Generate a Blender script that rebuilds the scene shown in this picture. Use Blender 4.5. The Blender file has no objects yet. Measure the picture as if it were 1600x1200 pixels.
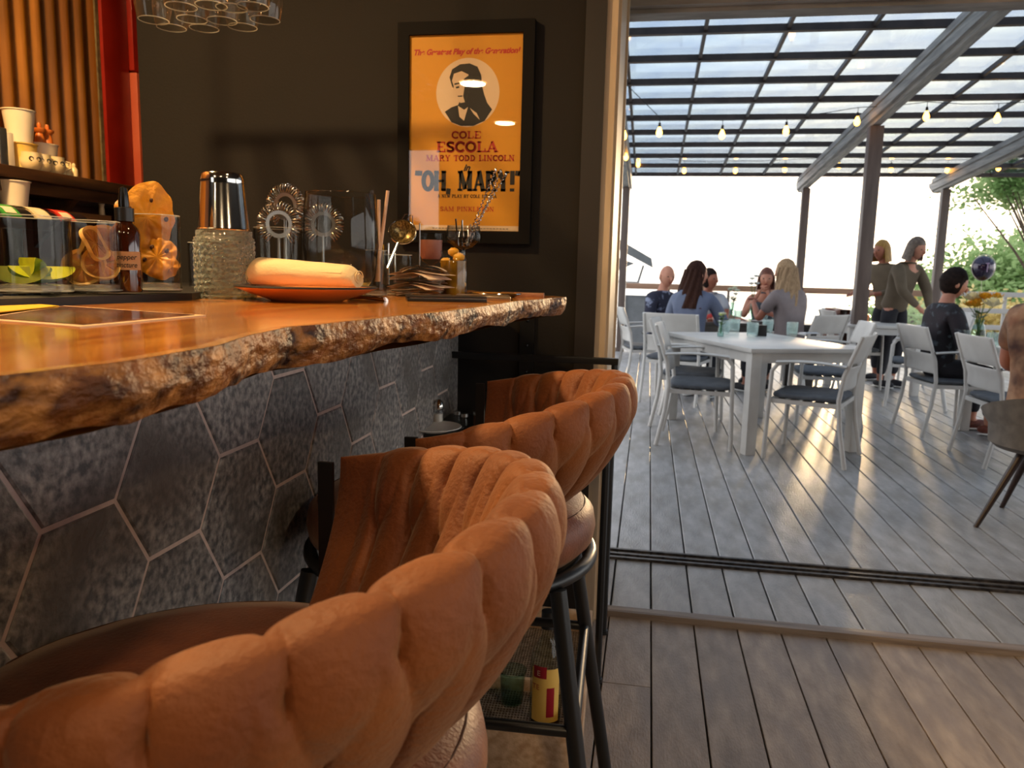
import bpy, bmesh, math, random
from math import sin, cos, pi, radians as rad, sqrt, atan2
from mathutils import Vector as V, Matrix
from mathutils.noise import noise as mnoise

S = bpy.context.scene
COL = S.collection
random.seed(7)

# ------------------------------------------------------------ camera
FPX, YAW, PIT, ROL, H = 1209.4, -0.17125, -0.14533, 0.02392, 1.22
fw = V((sin(YAW)*cos(PIT), cos(YAW)*cos(PIT), sin(PIT)))
r0 = V((cos(YAW), -sin(YAW), 0)); u0 = r0.cross(fw)
rt = r0*cos(ROL)+u0*sin(ROL); up = u0*cos(ROL)-r0*sin(ROL)
EYE = V((0, 0, H))
cam = bpy.data.cameras.new('camera'); camo = bpy.data.objects.new('camera', cam); COL.objects.link(camo)
camo.matrix_world = Matrix(((rt.x, up.x, -fw.x, 0), (rt.y, up.y, -fw.y, 0), (rt.z, up.z, -fw.z, H), (0, 0, 0, 1)))
cam.sensor_fit = 'HORIZONTAL'; cam.sensor_width = 36; cam.lens = FPX/1600*36
cam.clip_start = 0.02; cam.clip_end = 3000
cam.dof.use_dof = True; cam.dof.focus_distance = 1.25; cam.dof.aperture_fstop = 10.0
S.camera = camo

def at(px, py, x=None, y=None, z=None):
    """world point of a picture position on the plane x=, y= or z="""
    d = fw*FPX+rt*(px-800)-up*(py-600)
    if x is not None: t = x/d.x
    elif y is not None: t = y/d.y
    else: t = (z-H)/d.z
    return EYE+d*t
def HX(px, y): return at(px, 440, y=y).x
def mpp(p):   # metres per picture pixel at p
    return (V(p)-EYE).dot(fw)/FPX

# ------------------------------------------------------------ world, sun, exposure
S.view_settings.view_transform = 'Standard'; S.view_settings.look = 'None'
S.view_settings.exposure = 0.65; S.view_settings.gamma = 1; S.view_settings.use_curve_mapping = False
SUNDIR = V((0.262, 1.0, 0.075)).normalized()
w = bpy.data.worlds.new('sky'); S.world = w; w.use_nodes = True
nt = w.node_tree; nt.nodes.clear()
def N(t, tree=None, **k):
    n = (tree or nt).nodes.new(t)
    for a, b in k.items(): setattr(n, a, b)
    return n
out = N('ShaderNodeOutputWorld'); bg = N('ShaderNodeBackground'); tc = N('ShaderNodeTexCoord'); sep = N('ShaderNodeSeparateXYZ')
ramp = N('ShaderNodeValToRGB')
el = ramp.color_ramp.elements
el[0].position = 0.0; el[0].color = (1.0, 0.95, 0.86, 1)
el[1].position = 1.0; el[1].color = (0.52, 0.55, 0.60, 1)
e = el.new(0.10); e.color = (0.98, 0.97, 0.95, 1)
e = el.new(0.30); e.color = (0.80, 0.82, 0.86, 1)
nt.links.new(tc.outputs['Generated'], sep.inputs[0]); nt.links.new(sep.outputs['Z'], ramp.inputs[0])
dot = N('ShaderNodeVectorMath', operation='DOT_PRODUCT'); dot.inputs[1].default_value = SUNDIR
nt.links.new(tc.outputs['Generated'], dot.inputs[0])
pw = N('ShaderNodeMath', operation='POWER'); pw.inputs[1].default_value = 60
mx = N('ShaderNodeMath', operation='MAXIMUM'); mx.inputs[1].default_value = 0
nt.links.new(dot.outputs['Value'], mx.inputs[0]); nt.links.new(mx.outputs[0], pw.inputs[0])
glow = N('ShaderNodeMixRGB', blend_type='ADD'); glow.inputs[2].default_value = (1.6, 1.0, 0.45, 1)
nt.links.new(pw.outputs[0], glow.inputs[0]); nt.links.new(ramp.outputs[0], glow.inputs[1])
nt.links.new(glow.outputs[0], bg.inputs[0]); bg.inputs[1].default_value = 1.55
nt.links.new(bg.outputs[0], out.inputs[0])

def light(name, typ, loc, energy, color, direction=None, **k):
    l = bpy.data.lights.new(name, typ); l.energy = energy; l.color = color
    for a, b in k.items(): setattr(l, a, b)
    o = bpy.data.objects.new(name, l); COL.objects.link(o); o.location = loc
    if direction is not None: o.rotation_euler = V(direction).to_track_quat('-Z', 'Y').to_euler()
    return o
light('sun', 'SUN', (4, 14, 6), 0.8, (1.0, 0.68, 0.36), direction=-SUNDIR, angle=0.03)
CEIL = 2.75
LAMPS = [(-1.5, -1.3), (-1.55, -3.0), (0.3, -1.3), (0.3, 0.9), (1.9, -0.4), (-1.62, 1.15)]
LAMPW = [11, 7, 13, 3, 12, 48]
for (x, y), e in zip(LAMPS, LAMPW):
    light('lamp_light', 'AREA', (x, y, CEIL-0.03), e, (1.0, 0.74, 0.46) if x > -1.6 or y < 0 else (1.0, 0.66, 0.30), direction=(0, 0, -1), shape='DISK', size=0.2)

# ------------------------------------------------------------ materials
def lin(h):
    h = h.lstrip('#'); c = [int(h[i:i+2], 16)/255 for i in (0, 2, 4)]
    return tuple(((v+0.055)/1.055)**2.4 if v > 0.04045 else v/12.92 for v in c)+(1,)
MATS = {}
def mat(name, c1, c2=None, rough=0.5, metal=0.0, scale=8, stretch=(1, 1, 1), bump=0.0, bscale=40, detail=4, sheen=0, spec=0.5, coords='Object', contrast=(0.35, 0.65), trans=0, coat=0, c3=None, s3=2.0, emit=None, es=0):
    if name in MATS: return MATS[name]
    m = bpy.data.materials.new(name); m.use_nodes = True; t = m.node_tree; b = t.nodes['Principled BSDF']
    b.inputs['Base Color'].default_value = lin(c1); b.inputs['Roughness'].default_value = rough; b.inputs['Metallic'].default_value = metal
    b.inputs['Specular IOR Level'].default_value = spec
    if coat: b.inputs['Coat Weight'].default_value = coat; b.inputs['Coat Roughness'].default_value = 0.08
    if sheen: b.inputs['Sheen Weight'].default_value = sheen; b.inputs['Sheen Roughness'].default_value = 0.45; b.inputs['Sheen Tint'].default_value = (1, .75, .5, 1)
    if emit: b.inputs['Emission Color'].default_value = lin(emit); b.inputs['Emission Strength'].default_value = es
    if c2 or bump:
        tcn = t.nodes.new('ShaderNodeTexCoord'); mp = t.nodes.new('ShaderNodeMapping'); mp.inputs['Scale'].default_value = stretch
        t.links.new(tcn.outputs[coords], mp.inputs[0])
    if c2:
        n = t.nodes.new('ShaderNodeTexNoise'); n.inputs['Scale'].default_value = scale; n.inputs['Detail'].default_value = detail
        t.links.new(mp.outputs[0], n.inputs[0])
        r = t.nodes.new('ShaderNodeValToRGB'); r.color_ramp.elements[0].position = contrast[0]; r.color_ramp.elements[1].position = contrast[1]
        r.color_ramp.elements[0].color = lin(c1); r.color_ramp.elements[1].color = lin(c2)
        t.links.new(n.outputs[0], r.inputs[0]); last = r.outputs[0]
        if c3:
            n3 = t.nodes.new('ShaderNodeTexNoise'); n3.inputs['Scale'].default_value = s3; n3.inputs['Detail'].default_value = 3
            t.links.new(mp.outputs[0], n3.inputs[0])
            r3 = t.nodes.new('ShaderNodeValToRGB'); r3.color_ramp.elements[0].position = 0.45; r3.color_ramp.elements[1].position = 0.7
            t.links.new(n3.outputs[0], r3.inputs[0])
            mxn = t.nodes.new('ShaderNodeMixRGB'); mxn.inputs[2].default_value = lin(c3)
            t.links.new(r3.outputs[0], mxn.inputs[0]); t.links.new(last, mxn.inputs[1]); last = mxn.outputs[0]
        t.links.new(last, b.inputs['Base Color'])
    if bump:
        n2 = t.nodes.new('ShaderNodeTexNoise'); n2.inputs['Scale'].default_value = bscale; n2.inputs['Detail'].default_value = 5
        t.links.new(mp.outputs[0], n2.inputs[0])
        bp = t.nodes.new('ShaderNodeBump'); bp.inputs['Strength'].default_value = bump; bp.inputs['Distance'].default_value = 0.01
        t.links.new(n2.outputs[0], bp.inputs['Height']); t.links.new(bp.outputs[0], b.inputs['Normal'])
    MATS[name] = m; return m
def vary(m, amt=0.25):
    """per-object brightness variation (separate boards, tiles)"""
    t = m.node_tree; b = t.nodes['Principled BSDF']; l = b.inputs['Base Color'].links
    oi = t.nodes.new('ShaderNodeObjectInfo'); mr = t.nodes.new('ShaderNodeMapRange')
    mr.inputs[3].default_value = 1-amt; mr.inputs[4].default_value = 1+amt
    t.links.new(oi.outputs['Random'], mr.inputs[0])
    hs = t.nodes.new('ShaderNodeHueSaturation')
    if l: src = l[0].from_socket; t.links.new(src, hs.inputs['Color'])
    else: hs.inputs['Color'].default_value = b.inputs['Base Color'].default_value
    t.links.new(mr.outputs[0], hs.inputs['Value']); t.links.new(hs.outputs[0], b.inputs['Base Color'])
    return m
def schlick(t, f0=0.03):
    lw = t.nodes.new('ShaderNodeLayerWeight'); lw.inputs['Blend'].default_value = 0.5
    p = t.nodes.new('ShaderNodeMath'); p.operation = 'POWER'; p.inputs[1].default_value = 4.5; t.links.new(lw.outputs['Facing'], p.inputs[0])
    q = t.nodes.new('ShaderNodeMath'); q.operation = 'MULTIPLY_ADD'; q.inputs[1].default_value = 0.9; q.inputs[2].default_value = f0; t.links.new(p.outputs[0], q.inputs[0])
    return q
def glass(name, tint=(0.95, 0.965, 0.955), refl=0.75, milk=0, bump=0, bscale=60, rough=0.02, density=1.0, facing=0.35):
    """thin drinking-glass shader: clear in the middle, darker and shinier at grazing angles"""
    if name in MATS: return MATS[name]
    m = bpy.data.materials.new(name); m.use_nodes = True; t = m.node_tree; t.nodes.clear()
    o = t.nodes.new('ShaderNodeOutputMaterial'); tr = t.nodes.new('ShaderNodeBsdfTransparent'); gl = t.nodes.new('ShaderNodeBsdfGlossy')
    gl.inputs['Roughness'].default_value = rough; gl.inputs['Color'].default_value = (refl, refl, refl, 1)
    lw = t.nodes.new('ShaderNodeLayerWeight'); lw.inputs['Blend'].default_value = facing
    rp = t.nodes.new('ShaderNodeValToRGB'); rp.color_ramp.elements[0].color = (*tint, 1)
    rp.color_ramp.elements[1].color = (*[c*0.82 for c in tint], 1); rp.color_ramp.elements[1].position = 0.95
    t.links.new(lw.outputs['Facing'], rp.inputs[0]); t.links.new(rp.outputs[0], tr.inputs[0])
    mxs = t.nodes.new('ShaderNodeMixShader'); fr = schlick(t)
    t.links.new(fr.outputs[0], mxs.inputs[0]); t.links.new(tr.outputs[0], mxs.inputs[1]); t.links.new(gl.outputs[0], mxs.inputs[2])
    if milk:
        df = t.nodes.new('ShaderNodeBsdfTranslucent'); df.inputs[0].default_value = (*tint, 1); d2 = t.nodes.new('ShaderNodeBsdfDiffuse'); d2.inputs[0].default_value = (*tint, 1); dn = d2
        ad = t.nodes.new('ShaderNodeMixShader'); t.links.new(df.outputs[0], ad.inputs[1]); t.links.new(d2.outputs[0], ad.inputs[2])
        mk = t.nodes.new('ShaderNodeMixShader'); mk.inputs[0].default_value = milk; t.links.new(mxs.outputs[0], mk.inputs[1]); t.links.new(ad.outputs[0], mk.inputs[2]); mxs = mk
    t.links.new(mxs.outputs[0], o.inputs[0])
    if bump:
        tcn = t.nodes.new('ShaderNodeTexCoord'); v = t.nodes.new('ShaderNodeTexVoronoi'); v.inputs['Scale'].default_value = bscale
        t.links.new(tcn.outputs['Object'], v.inputs[0]); bp = t.nodes.new('ShaderNodeBump'); bp.inputs['Strength'].default_value = bump; bp.inputs['Distance'].default_value = 0.01
        t.links.new(v.outputs[0], bp.inputs['Height'])
        for s in (gl.inputs['Normal'], lw.inputs['Normal'])+((dn.inputs['Normal'],) if milk else ()): t.links.new(bp.outputs[0], s)
    MATS[name] = m; return m

# ------------------------------------------------------------ mesh building
class MB:
    def __init__(s): s.v = []; s.f = []
    def add(s, vs, fs):
        o = len(s.v); s.v += [tuple(p) for p in vs]; s.f += [tuple(i+o for i in f) for f in fs]; return s
    def box(s, c, size, rz=0, M=None):
        hx, hy, hz = [a/2 for a in size]; vs = []
        R = M if M is not None else Matrix.Rotation(rz, 3, 'Z')
        for z in (-hz, hz):
            for x, y in ((-hx, -hy), (hx, -hy), (hx, hy), (-hx, hy)): vs.append(V(c)+R@V((x, y, z)))
        return s.add(vs, [(3, 2, 1, 0), (4, 5, 6, 7), (0, 1, 5, 4), (1, 2, 6, 5), (2, 3, 7, 6), (3, 0, 4, 7)])
    def bx(s, x0, x1, y0, y1, z0, z1): return s.box(((x0+x1)/2, (y0+y1)/2, (z0+z1)/2), (x1-x0, y1-y0, z1-z0))
    def tube(s, pts, r, n=10, caps=True, closed=False, flat=1.0):
        pts = [V(p) for p in pts]; rs = r if isinstance(r, (list, tuple)) else [r]*len(pts)
        rings = []; prev = None; L = len(pts)
        for i, p in enumerate(pts):
            if closed: d = pts[(i+1) % L]-pts[i-1]
            else: d = pts[min(i+1, L-1)]-pts[max(i-1, 0)]
            d.normalize()
            if prev is None: a = d.orthogonal().normalized(); 
            else:
                a = prev-d*prev.dot(d)
                a = a.normalized() if a.length > 1e-6 else d.orthogonal().normalized()
            prev = a; b = d.cross(a)
            rings.append([p+(a*cos(2*pi*k/n)+b*sin(2*pi*k/n)*flat)*rs[i] for k in range(n)])
        vs = [q for ring in rings for q in ring]; fs = []
        for i in range(L if closed else L-1):
            j = (i+1) % L
            for k in range(n): fs.append((i*n+k, i*n+(k+1) % n, j*n+(k+1) % n, j*n+k))
        if caps and not closed: fs.append(tuple(range(n))[::-1]); fs.append(tuple((L-1)*n+k for k in range(n)))
        return s.add(vs, fs)
    def lathe(s, prof, c=(0, 0, 0), n=32, close=False, M=None):
        vs = []; fs = []; R = M or Matrix.Identity(3)
        for r, z in prof:
            for k in range(n): vs.append(V(c)+R@V((r*cos(2*pi*k/n), r*sin(2*pi*k/n), z)))
        L = len(prof)
        for i in range(L if close else L-1):
            j = (i+1) % L
            for k in range(n): fs.append((i*n+k, i*n+(k+1) % n, j*n+(k+1) % n, j*n+k))
        if not close:
            if prof[0][0] > 1e-5: fs.append(tuple(range(n))[::-1])
            if prof[-1][0] > 1e-5: fs.append(tuple((L-1)*n+k for k in range(n)))
        return s.add(vs, fs)
    def ell(s, c, r, n=16, m=10, M=None, fn=None):
        vs = []; fs = []; R = M or Matrix.Identity(3); rr = (r, r, r) if not isinstance(r, (tuple, list)) else r
        for i in range(m+1):
            th = pi*i/m
            for k in range(n):
                d = V((sin(th)*cos(2*pi*k/n), sin(th)*sin(2*pi*k/n), cos(th)))
                g = fn(d) if fn else 1
                vs.append(V(c)+R@V((d.x*rr[0]*g, d.y*rr[1]*g, d.z*rr[2]*g)))
        for i in range(m):
            for k in range(n): fs.append((i*n+k, (i+1)*n+k, (i+1)*n+(k+1) % n, i*n+(k+1) % n))
        return s.add(vs, fs)
    def prism(s, poly, z0, z1, M=None, c=(0, 0, 0)):
        R = M or Matrix.Identity(3); n = len(poly)
        vs = [V(c)+R@V((x, y, z)) for z in (z0, z1) for x, y in poly]
        return s.add(vs, [tuple(range(n))[::-1], tuple(range(n, 2*n))]+[(i, (i+1) % n, n+(i+1) % n, n+i) for i in range(n)])
    def grid(s, nu, nv, fn, cu=False, cv=False):
        vs = [fn(i/(nu if cu else nu-1), j/(nv if cv else nv-1)) for i in range(nu) for j in range(nv)]; fs = []
        for i in range(nu if cu else nu-1):
            for j in range(nv if cv else nv-1):
                a, b = (i+1) % nu, (j+1) % nv; fs.append((i*nv+j, a*nv+j, a*nv+b, i*nv+b))
        return s.add(vs, fs)
    def mesh(s, name, m, smooth=True, ang=40, weld=True, bevel=0):
        me = bpy.data.meshes.new(name); me.from_pydata(s.v, [], s.f); me.update()
        if weld or bevel:
            bm = bmesh.new(); bm.from_mesh(me)
            bmesh.ops.remove_doubles(bm, verts=bm.verts, dist=1e-5)
            if bevel: bmesh.ops.bevel(bm, geom=bm.edges[:], offset=bevel, segments=2, affect='EDGES', profile=0.6)
            bmesh.ops.recalc_face_normals(bm, faces=bm.faces); bm.to_mesh(me); bm.free()
        if m: me.materials.append(m)
        if smooth:
            me.polygons.foreach_set('use_smooth', [True]*len(me.polygons)); me.set_sharp_from_angle(angle=rad(ang))
        return me
    def build(s, name, m, parent=None, loc=None, rot=None, **k):
        o = bpy.data.objects.new(name, s.mesh(name, m, **k)); COL.objects.link(o)
        if parent: o.parent = parent
        if loc is not None: o.location = loc
        if rot is not None: o.rotation_euler = rot
        return o
def tag(o, label=None, cat=None, group=None, kind=None):
    if label: o['label'] = label
    if cat: o['category'] = cat
    if group: o['group'] = group
    if kind: o['kind'] = kind
    return o
def thing(name, loc, label, cat, rz=0, group=None, kind=None):
    o = bpy.data.objects.new(name, None); o.empty_display_size = 0.05; COL.objects.link(o); o.location = loc; o.rotation_euler = (0, 0, rz)
    return tag(o, label, cat, group, kind)
def inst(name, me, parent, loc=(0, 0, 0), rot=(0, 0, 0), scale=None):
    o = bpy.data.objects.new(name, me); COL.objects.link(o); o.parent = parent; o.location = loc; o.rotation_euler = rot
    if scale: o.scale = scale
    return o
def copy_tree(o, parent=None):
    c = o.copy(); COL.objects.link(c); c.parent = parent
    for ch in KIDS(o): copy_tree(ch, c)
    return c
def KIDS(o): return [x for x in list(COL.objects) if x.parent == o]
def base(name): return name.split('.')[0]
def hexpoly(cx, cy, s, hh):
    return [(cx-s, cy), (cx-s/2, cy-hh), (cx+s/2, cy-hh), (cx+s, cy), (cx+s/2, cy+hh), (cx-s/2, cy+hh)]
def clip(poly, x0, x1, y0, y1):
    for ax, lim, sg in ((0, x0, 1), (0, x1, -1), (1, y0, 1), (1, y1, -1)):
        o = []
        for i in range(len(poly)):
            a, b = poly[i-1], poly[i]; da, db = sg*(a[ax]-lim), sg*(b[ax]-lim)
            if (da >= 0) != (db >= 0):
                t = da/(da-db); o.append((a[0]+(b[0]-a[0])*t, a[1]+(b[1]-a[1])*t))
            if db >= 0: o.append(b)
        poly = o
        if not poly: return []
    return poly
def lerp(tab, x):
    if x <= tab[0][0]: return tab[0][1]
    for (a, va), (b, vb) in zip(tab, tab[1:]):
        if x <= b:
            t = (x-a)/(b-a); t = t*t*(3-2*t); return va+(vb-va)*t
    return tab[-1][1]
# ------------------------------------------------------------ the shell of the bar room
M_IN = vary(mat('indoor plank', '#85776c', '#af9f91', rough=0.42, scale=7, stretch=(3.5, 1, 1), bump=0.25, bscale=60, contrast=(0.3, 0.72), c3='#8a7e78', s3=3), 0.16)
M_DECK = vary(mat('deck plank', '#8a8a8b', '#b2b1b2', rough=0.34, scale=6, stretch=(3, 1, 1), bump=0.3, bscale=45, contrast=(0.3, 0.75), c3='#7e7b76', s3=2.5), 0.13)
M_VOID = mat('dark gap', '#151312', rough=0.9)
M_WALL = mat('dark brown painted wall', '#130e0a', '#16100c', rough=0.85, scale=3, bump=0.1, bscale=120)
M_TRIM = mat('dark trim paint', '#231d1b', rough=0.55)
M_BEIGE = mat('beige jamb paint', '#cdb79c', '#bfa98e', rough=0.5, scale=5, stretch=(6, 6, 1))
M_BLACK = mat('black powder-coated steel', '#0d0e10', rough=0.38, spec=0.6)
M_CEIL = mat('ceiling paint', '#4a4038', rough=0.9)
M_WEATH = mat('weathered grey beam', '#8d8882', '#b3aca4', rough=0.7, scale=14, stretch=(0.3, 1, 1), bump=0.3, bscale=30)
P = 0.1478; PX0 = 0.063          # plank pitch and one joint line
YW = 2.6                          # room side of the back wall

fl = MB().bx(-5, 6, -4.2, 2.70, -0.12, -0.022).build('floor', M_VOID, smooth=False); tag(fl, kind='structure')
def plank_mesh(L, wd=P-0.005, th=0.022, b=0.0015):
    m = MB(); h = wd/2
    m.prism([(-h, -th), (h, -th), (h, -b), (h-b, 0), (-h+b, 0), (-h, -b)], 0, L, M=Matrix(((1, 0, 0), (0, 0, 1), (0, 1, 0))))
    return m.mesh('plank', None, smooth=False)
cuts = {0: [1.79], 1: [], 2: [1.45], 3: [0.5], 4: [1.2], 5: [], 6: [1.95], 7: [0.9], -1: [0.2, 2.2], -2: [1.1]}
random.seed(3)
for i in range(-14, 18):
    xs = PX0+P*(i+0.5); cc = cuts.get(i, [random.uniform(0.2, 2.4)])
    ys = [-0.9]+[c for c in cc]+[2.66]
    for a, b in zip(ys, ys[1:]):
        me = plank_mesh(b-a-0.004); me.materials.append(M_IN); inst('plank', me, fl, (xs, a, 0))
for i, (a, b) in enumerate([(-3.9, -0.9)]):
    m = MB()
    for k in range(-33, 40):
        if -4.9 < PX0+P*k < 5.8: m.bx(PX0+P*k+0.003, PX0+P*(k+1)-0.003, a, b, -0.022, 0)
    for k in list(range(-33, -14))+list(range(18, 40)):
        if -4.9 < PX0+P*k < 5.8: m.bx(PX0+P*k+0.003, PX0+P*(k+1)-0.003, b, 2.66, -0.022, 0)
    tag(m.build('plank_field', M_IN, fl, smooth=False), kind='stuff')

tag(MB().bx(-0.13, 5.6, 2.655, 2.705, -0.02, 0.022).build('threshold_strip', mat('worn wood strip', '#6f625a', '#94867b', rough=0.5, scale=12, stretch=(0.2, 3, 3), bump=0.4, bscale=40), smooth=True, bevel=0.004), 'worn raised wooden threshold strip between indoor planks and deck', 'threshold')

dk = MB().bx(-0.95, 9.2, 2.705, 12.72, -0.16, -0.024).build('deck_floor', M_VOID, smooth=False); tag(dk, kind='structure')
for i in range(-7, 55):
    xs = PX0+P*(i+0.5)
    jj = [2.705]+({0: [6.3], 9: [8.8], 14: [6.1], 5: [9.6], 20: [8.1]}.get(i, []))+[12.7]
    for a, b in zip(jj, jj[1:]):
        me = plank_mesh(b-a-0.004, P-0.007, 0.024, 0.0025); me.materials.append(M_DECK); inst('plank', me, dk, (xs, a, 0))

# sliding-door tracks, set across the boards
tr = thing('door_track', (2.7, 3.33, 0), 'triple black metal sliding door track lying across the grey deck boards', 'door track')
for k, (dy, r) in enumerate(((0.0, .007), (-0.055, .006), (-0.10, .005))):
    MB().bx(-2.83, 2.9, dy-0.007, dy+0.007, 0, 0.012).bx(-2.83, 2.9, dy+0.012, dy+0.018, 0, 0.009).build('rail', mat('track metal', '#2a2625', '#57504b', rough=0.35, metal=0.6, scale=30), tr, smooth=False)

# poster wall, trim board, jamb and header
bw = MB().bx(-1.82, -0.238, YW, YW+0.12, 0, CEIL).build('wall_back', M_WALL, smooth=False); tag(bw, kind='structure')
tag(MB().bx(-0.238, -0.172, YW-0.015, YW+0.13, 0, CEIL).build('trim_1', M_TRIM, smooth=False), kind='structure')
tag(MB().bx(-0.172, -0.137, YW, 3.42, 0.0, CEIL).bx(-0.137, -0.128, YW+0.02, 3.0, 0, CEIL).bx(-0.137, -0.122, 3.08, 3.12, 0, CEIL).build('trim_2', M_BEIGE, smooth=False), kind='structure')
tag(MB().bx(-0.25, 5.8, 3.26, 3.44, 2.262, 2.50).bx(-0.25, 5.8, 3.30, 3.40, 2.245, 2.262).build('wall_front', M_WEATH, smooth=False), kind='structure')
tag(MB().bx(-5, 5.8, -4.1, 3.42, CEIL, CEIL+0.1).build('ceiling', M_CEIL, smooth=False), kind='structure')
tag(MB().bx(-0.2, 5.8, 3.28, 3.42, 2.5, 3.3).build('wall_top', M_TRIM, smooth=False), kind='structure')
# side and rear walls with window openings (behind the viewer)
tag(MB().bx(5.6, 5.75, -4.1, 3.42, 0, 0.6).bx(5.6, 5.75, -4.1, 3.42, 2.5, CEIL).bx(5.6, 5.75, -4.1, -3.0, 0.6, 2.5).bx(5.6, 5.75, 2.9, 3.42, 0.6, 2.5).build('wall_right', M_WALL, smooth=False), kind='structure')  # right wall's unseen opening is added to let sky light in
tag(MB().bx(-5, -4.0, -4.1, -4.0, 0, CEIL).bx(-2.52, 5.7, -4.1, -4.0, 0, CEIL).bx(-4, -2.52, -4.1, -4.0, 0, 0.9).bx(-4, -2.52, -4.1, -4.0, 2.62, CEIL).build('wall_rear', M_WALL, smooth=False), kind='structure')
tag(MB().bx(-5.1, -5, -4.1, 0.1, 0, CEIL).bx(-5, -2.2, 0.0, 0.1, 0, CEIL).build('wall_side', M_WALL, smooth=False), kind='structure')
M_WL = mat('back bar wall', '#4a2c1e', '#5b3626', rough=0.7, scale=4)
tag(MB().bx(-2.24, -2.12, 0.1, 4.2, 0, CEIL).bx(-2.24, -1.7, 4.2, 4.3, 0, CEIL).bx(-1.75, -1.7, YW+0.12, 4.2, 0, CEIL).bx(-2.24, -1.7, 3.4, 4.3, CEIL, CEIL+.1).build('wall_left', M_WL, smooth=False), kind='structure')

# ceiling disc lamps
M_LAMP = mat('lamp diffuser', '#ffd9a0', emit='#ffc27a', es=9)
for i, (x, y) in enumerate(LAMPS):
    t = thing('ceiling_lamp', (x, y, CEIL), 'round flush ceiling lamp with glowing disc, '+['above the left of the room behind the viewer', 'nearest the rear wall', 'behind the viewer over the open floor', 'straight above the nearest bar stool', 'at the right of the room', 'over the back bar shelf'][i], 'lamp', group='flush disc lamps on the bar ceiling')
    MB().lathe([(0.0, 0), (0.14, 0), (0.14, -0.02), (0.12, -0.022), (0.12, -0.012), (0, -0.012)], n=24).build('housing', M_BEIGE, t)
    MB().lathe([(0.0, -0.0125), (0.118, -0.0125), (0.1, -0.019), (0, -0.021)], n=24).build('diffuser', M_LAMP, t)

# corrugated sheet and red post on the back-bar wall
def corr(u, v):
    y = 0.9+u*(2.735-0.9); return (-2.10+0.010*sin(2*pi*(y/0.068)), y, 1.50+v*1.24)
t = thing('corrugated_panel', (0, 0, 0), 'orange-lit corrugated metal sheet cladding the wall behind the bar', 'panel')
MB().grid(220, 2, corr).build('sheet', mat('rusty corrugated metal', '#8f5312', '#ad6d1e', rough=0.42, metal=0.25, scale=5, stretch=(1, 1, .3), bump=0.1, c3='#7a4a10', s3=9), t, weld=False)
MB().bx(-2.118, -2.083, 2.735, 2.752, 1.50, 2.74).build('edge_strip', mat('raw edge strip', '#5b4a30', '#7b6a45', rough=0.7, scale=40), t, smooth=False)
t = thing('red_post', (-2.10, 2.9, 0), 'glossy red painted timber post between corrugated metal and dark wall', 'post')
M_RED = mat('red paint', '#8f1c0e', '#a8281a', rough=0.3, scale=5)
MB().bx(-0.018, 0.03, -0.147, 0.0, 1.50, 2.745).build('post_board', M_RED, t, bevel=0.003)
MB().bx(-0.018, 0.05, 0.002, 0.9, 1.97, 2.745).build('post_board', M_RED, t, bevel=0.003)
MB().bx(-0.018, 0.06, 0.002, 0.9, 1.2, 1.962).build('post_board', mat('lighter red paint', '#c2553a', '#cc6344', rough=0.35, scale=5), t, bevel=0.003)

# shelf on the back-bar wall and what stands on it
t = thing('back_shelf', (-2.12, 1.8, 1.5), 'dark wooden shelf along the corrugated wall behind the bar', 'shelf')
M_SH = mat('dark shelf wood', '#3a2414', '#5c3b20', rough=0.4, scale=9, stretch=(4, .5, 4))
MB().bx(0.0, 0.20, -1.65, 1.5, -0.035, 0.0).build('board', M_SH, t, bevel=0.003)
MB().bx(0.0, 0.17, -1.65, 1.5, -0.075, -0.036).build('ledger', M_SH, t, bevel=0.002)
for y in (0.62, -0.4): MB().prism([(0.002, -0.076), (0.17, -0.076), (0.002, -0.24)], -0.012, 0.012, M=Matrix(((1, 0, 0), (0, 0, 1), (0, 1, 0))), c=(0, y, 0)).build('bracket', M_SH, t, smooth=False)
SHZ = 1.501
M_DELI = mat('frosted plastic', '#e8d3b0', '#f2e2c4', rough=0.35, scale=6)
def lathe_thing(name, p, prof, m, label, cat, group=None, n=28, parts=()):
    t = thing(name, p, label, cat, group=group); MB().lathe(prof, n=n).build(parts[0] if parts else 'body', m, t); return t
def cup_prof(r0, r1, h, th=0.0025, lip=True):
    a = [(0, 0), (r0, 0), (r1, h)]
    if lip: a += [(r1+.003, h), (r1+.003, h+.003)]
    else: a += [(r1, h+.0005)]
    return a+[(r1-th, h+.002), (r0-th, th*1.5), (0, th*1.5)]
def shelfp(px, x=-2.0): 
    q = at(px, 240, x=x); return (x, q.y, SHZ)
p = shelfp(33); t = lathe_thing('deli_cup', (p[0], p[1], SHZ+0.083), cup_prof(0.034, 0.046, 0.10), M_DELI, 'tall frosted deli cup stacked on a yellow tub on the shelf', 'cup')
t = lathe_thing('deli_tub', p, cup_prof(0.038, 0.046, 0.08), mat('yellow contents tub', '#e0b040', '#e8c875', rough=0.4, scale=20), 'short tub with yellow contents under the tall deli cup', 'tub')
p = shelfp(78); lathe_thing('deli_cup', (p[0]-.035, p[1], SHZ), cup_prof(0.042, 0.052, 0.098), M_DELI, 'wide frosted deli cup behind the little owl-eyed mugs', 'cup')
M_MUG = mat('cream mug glaze', '#e9c98c', '#f0d8a4', rough=0.25, scale=10)
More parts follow.
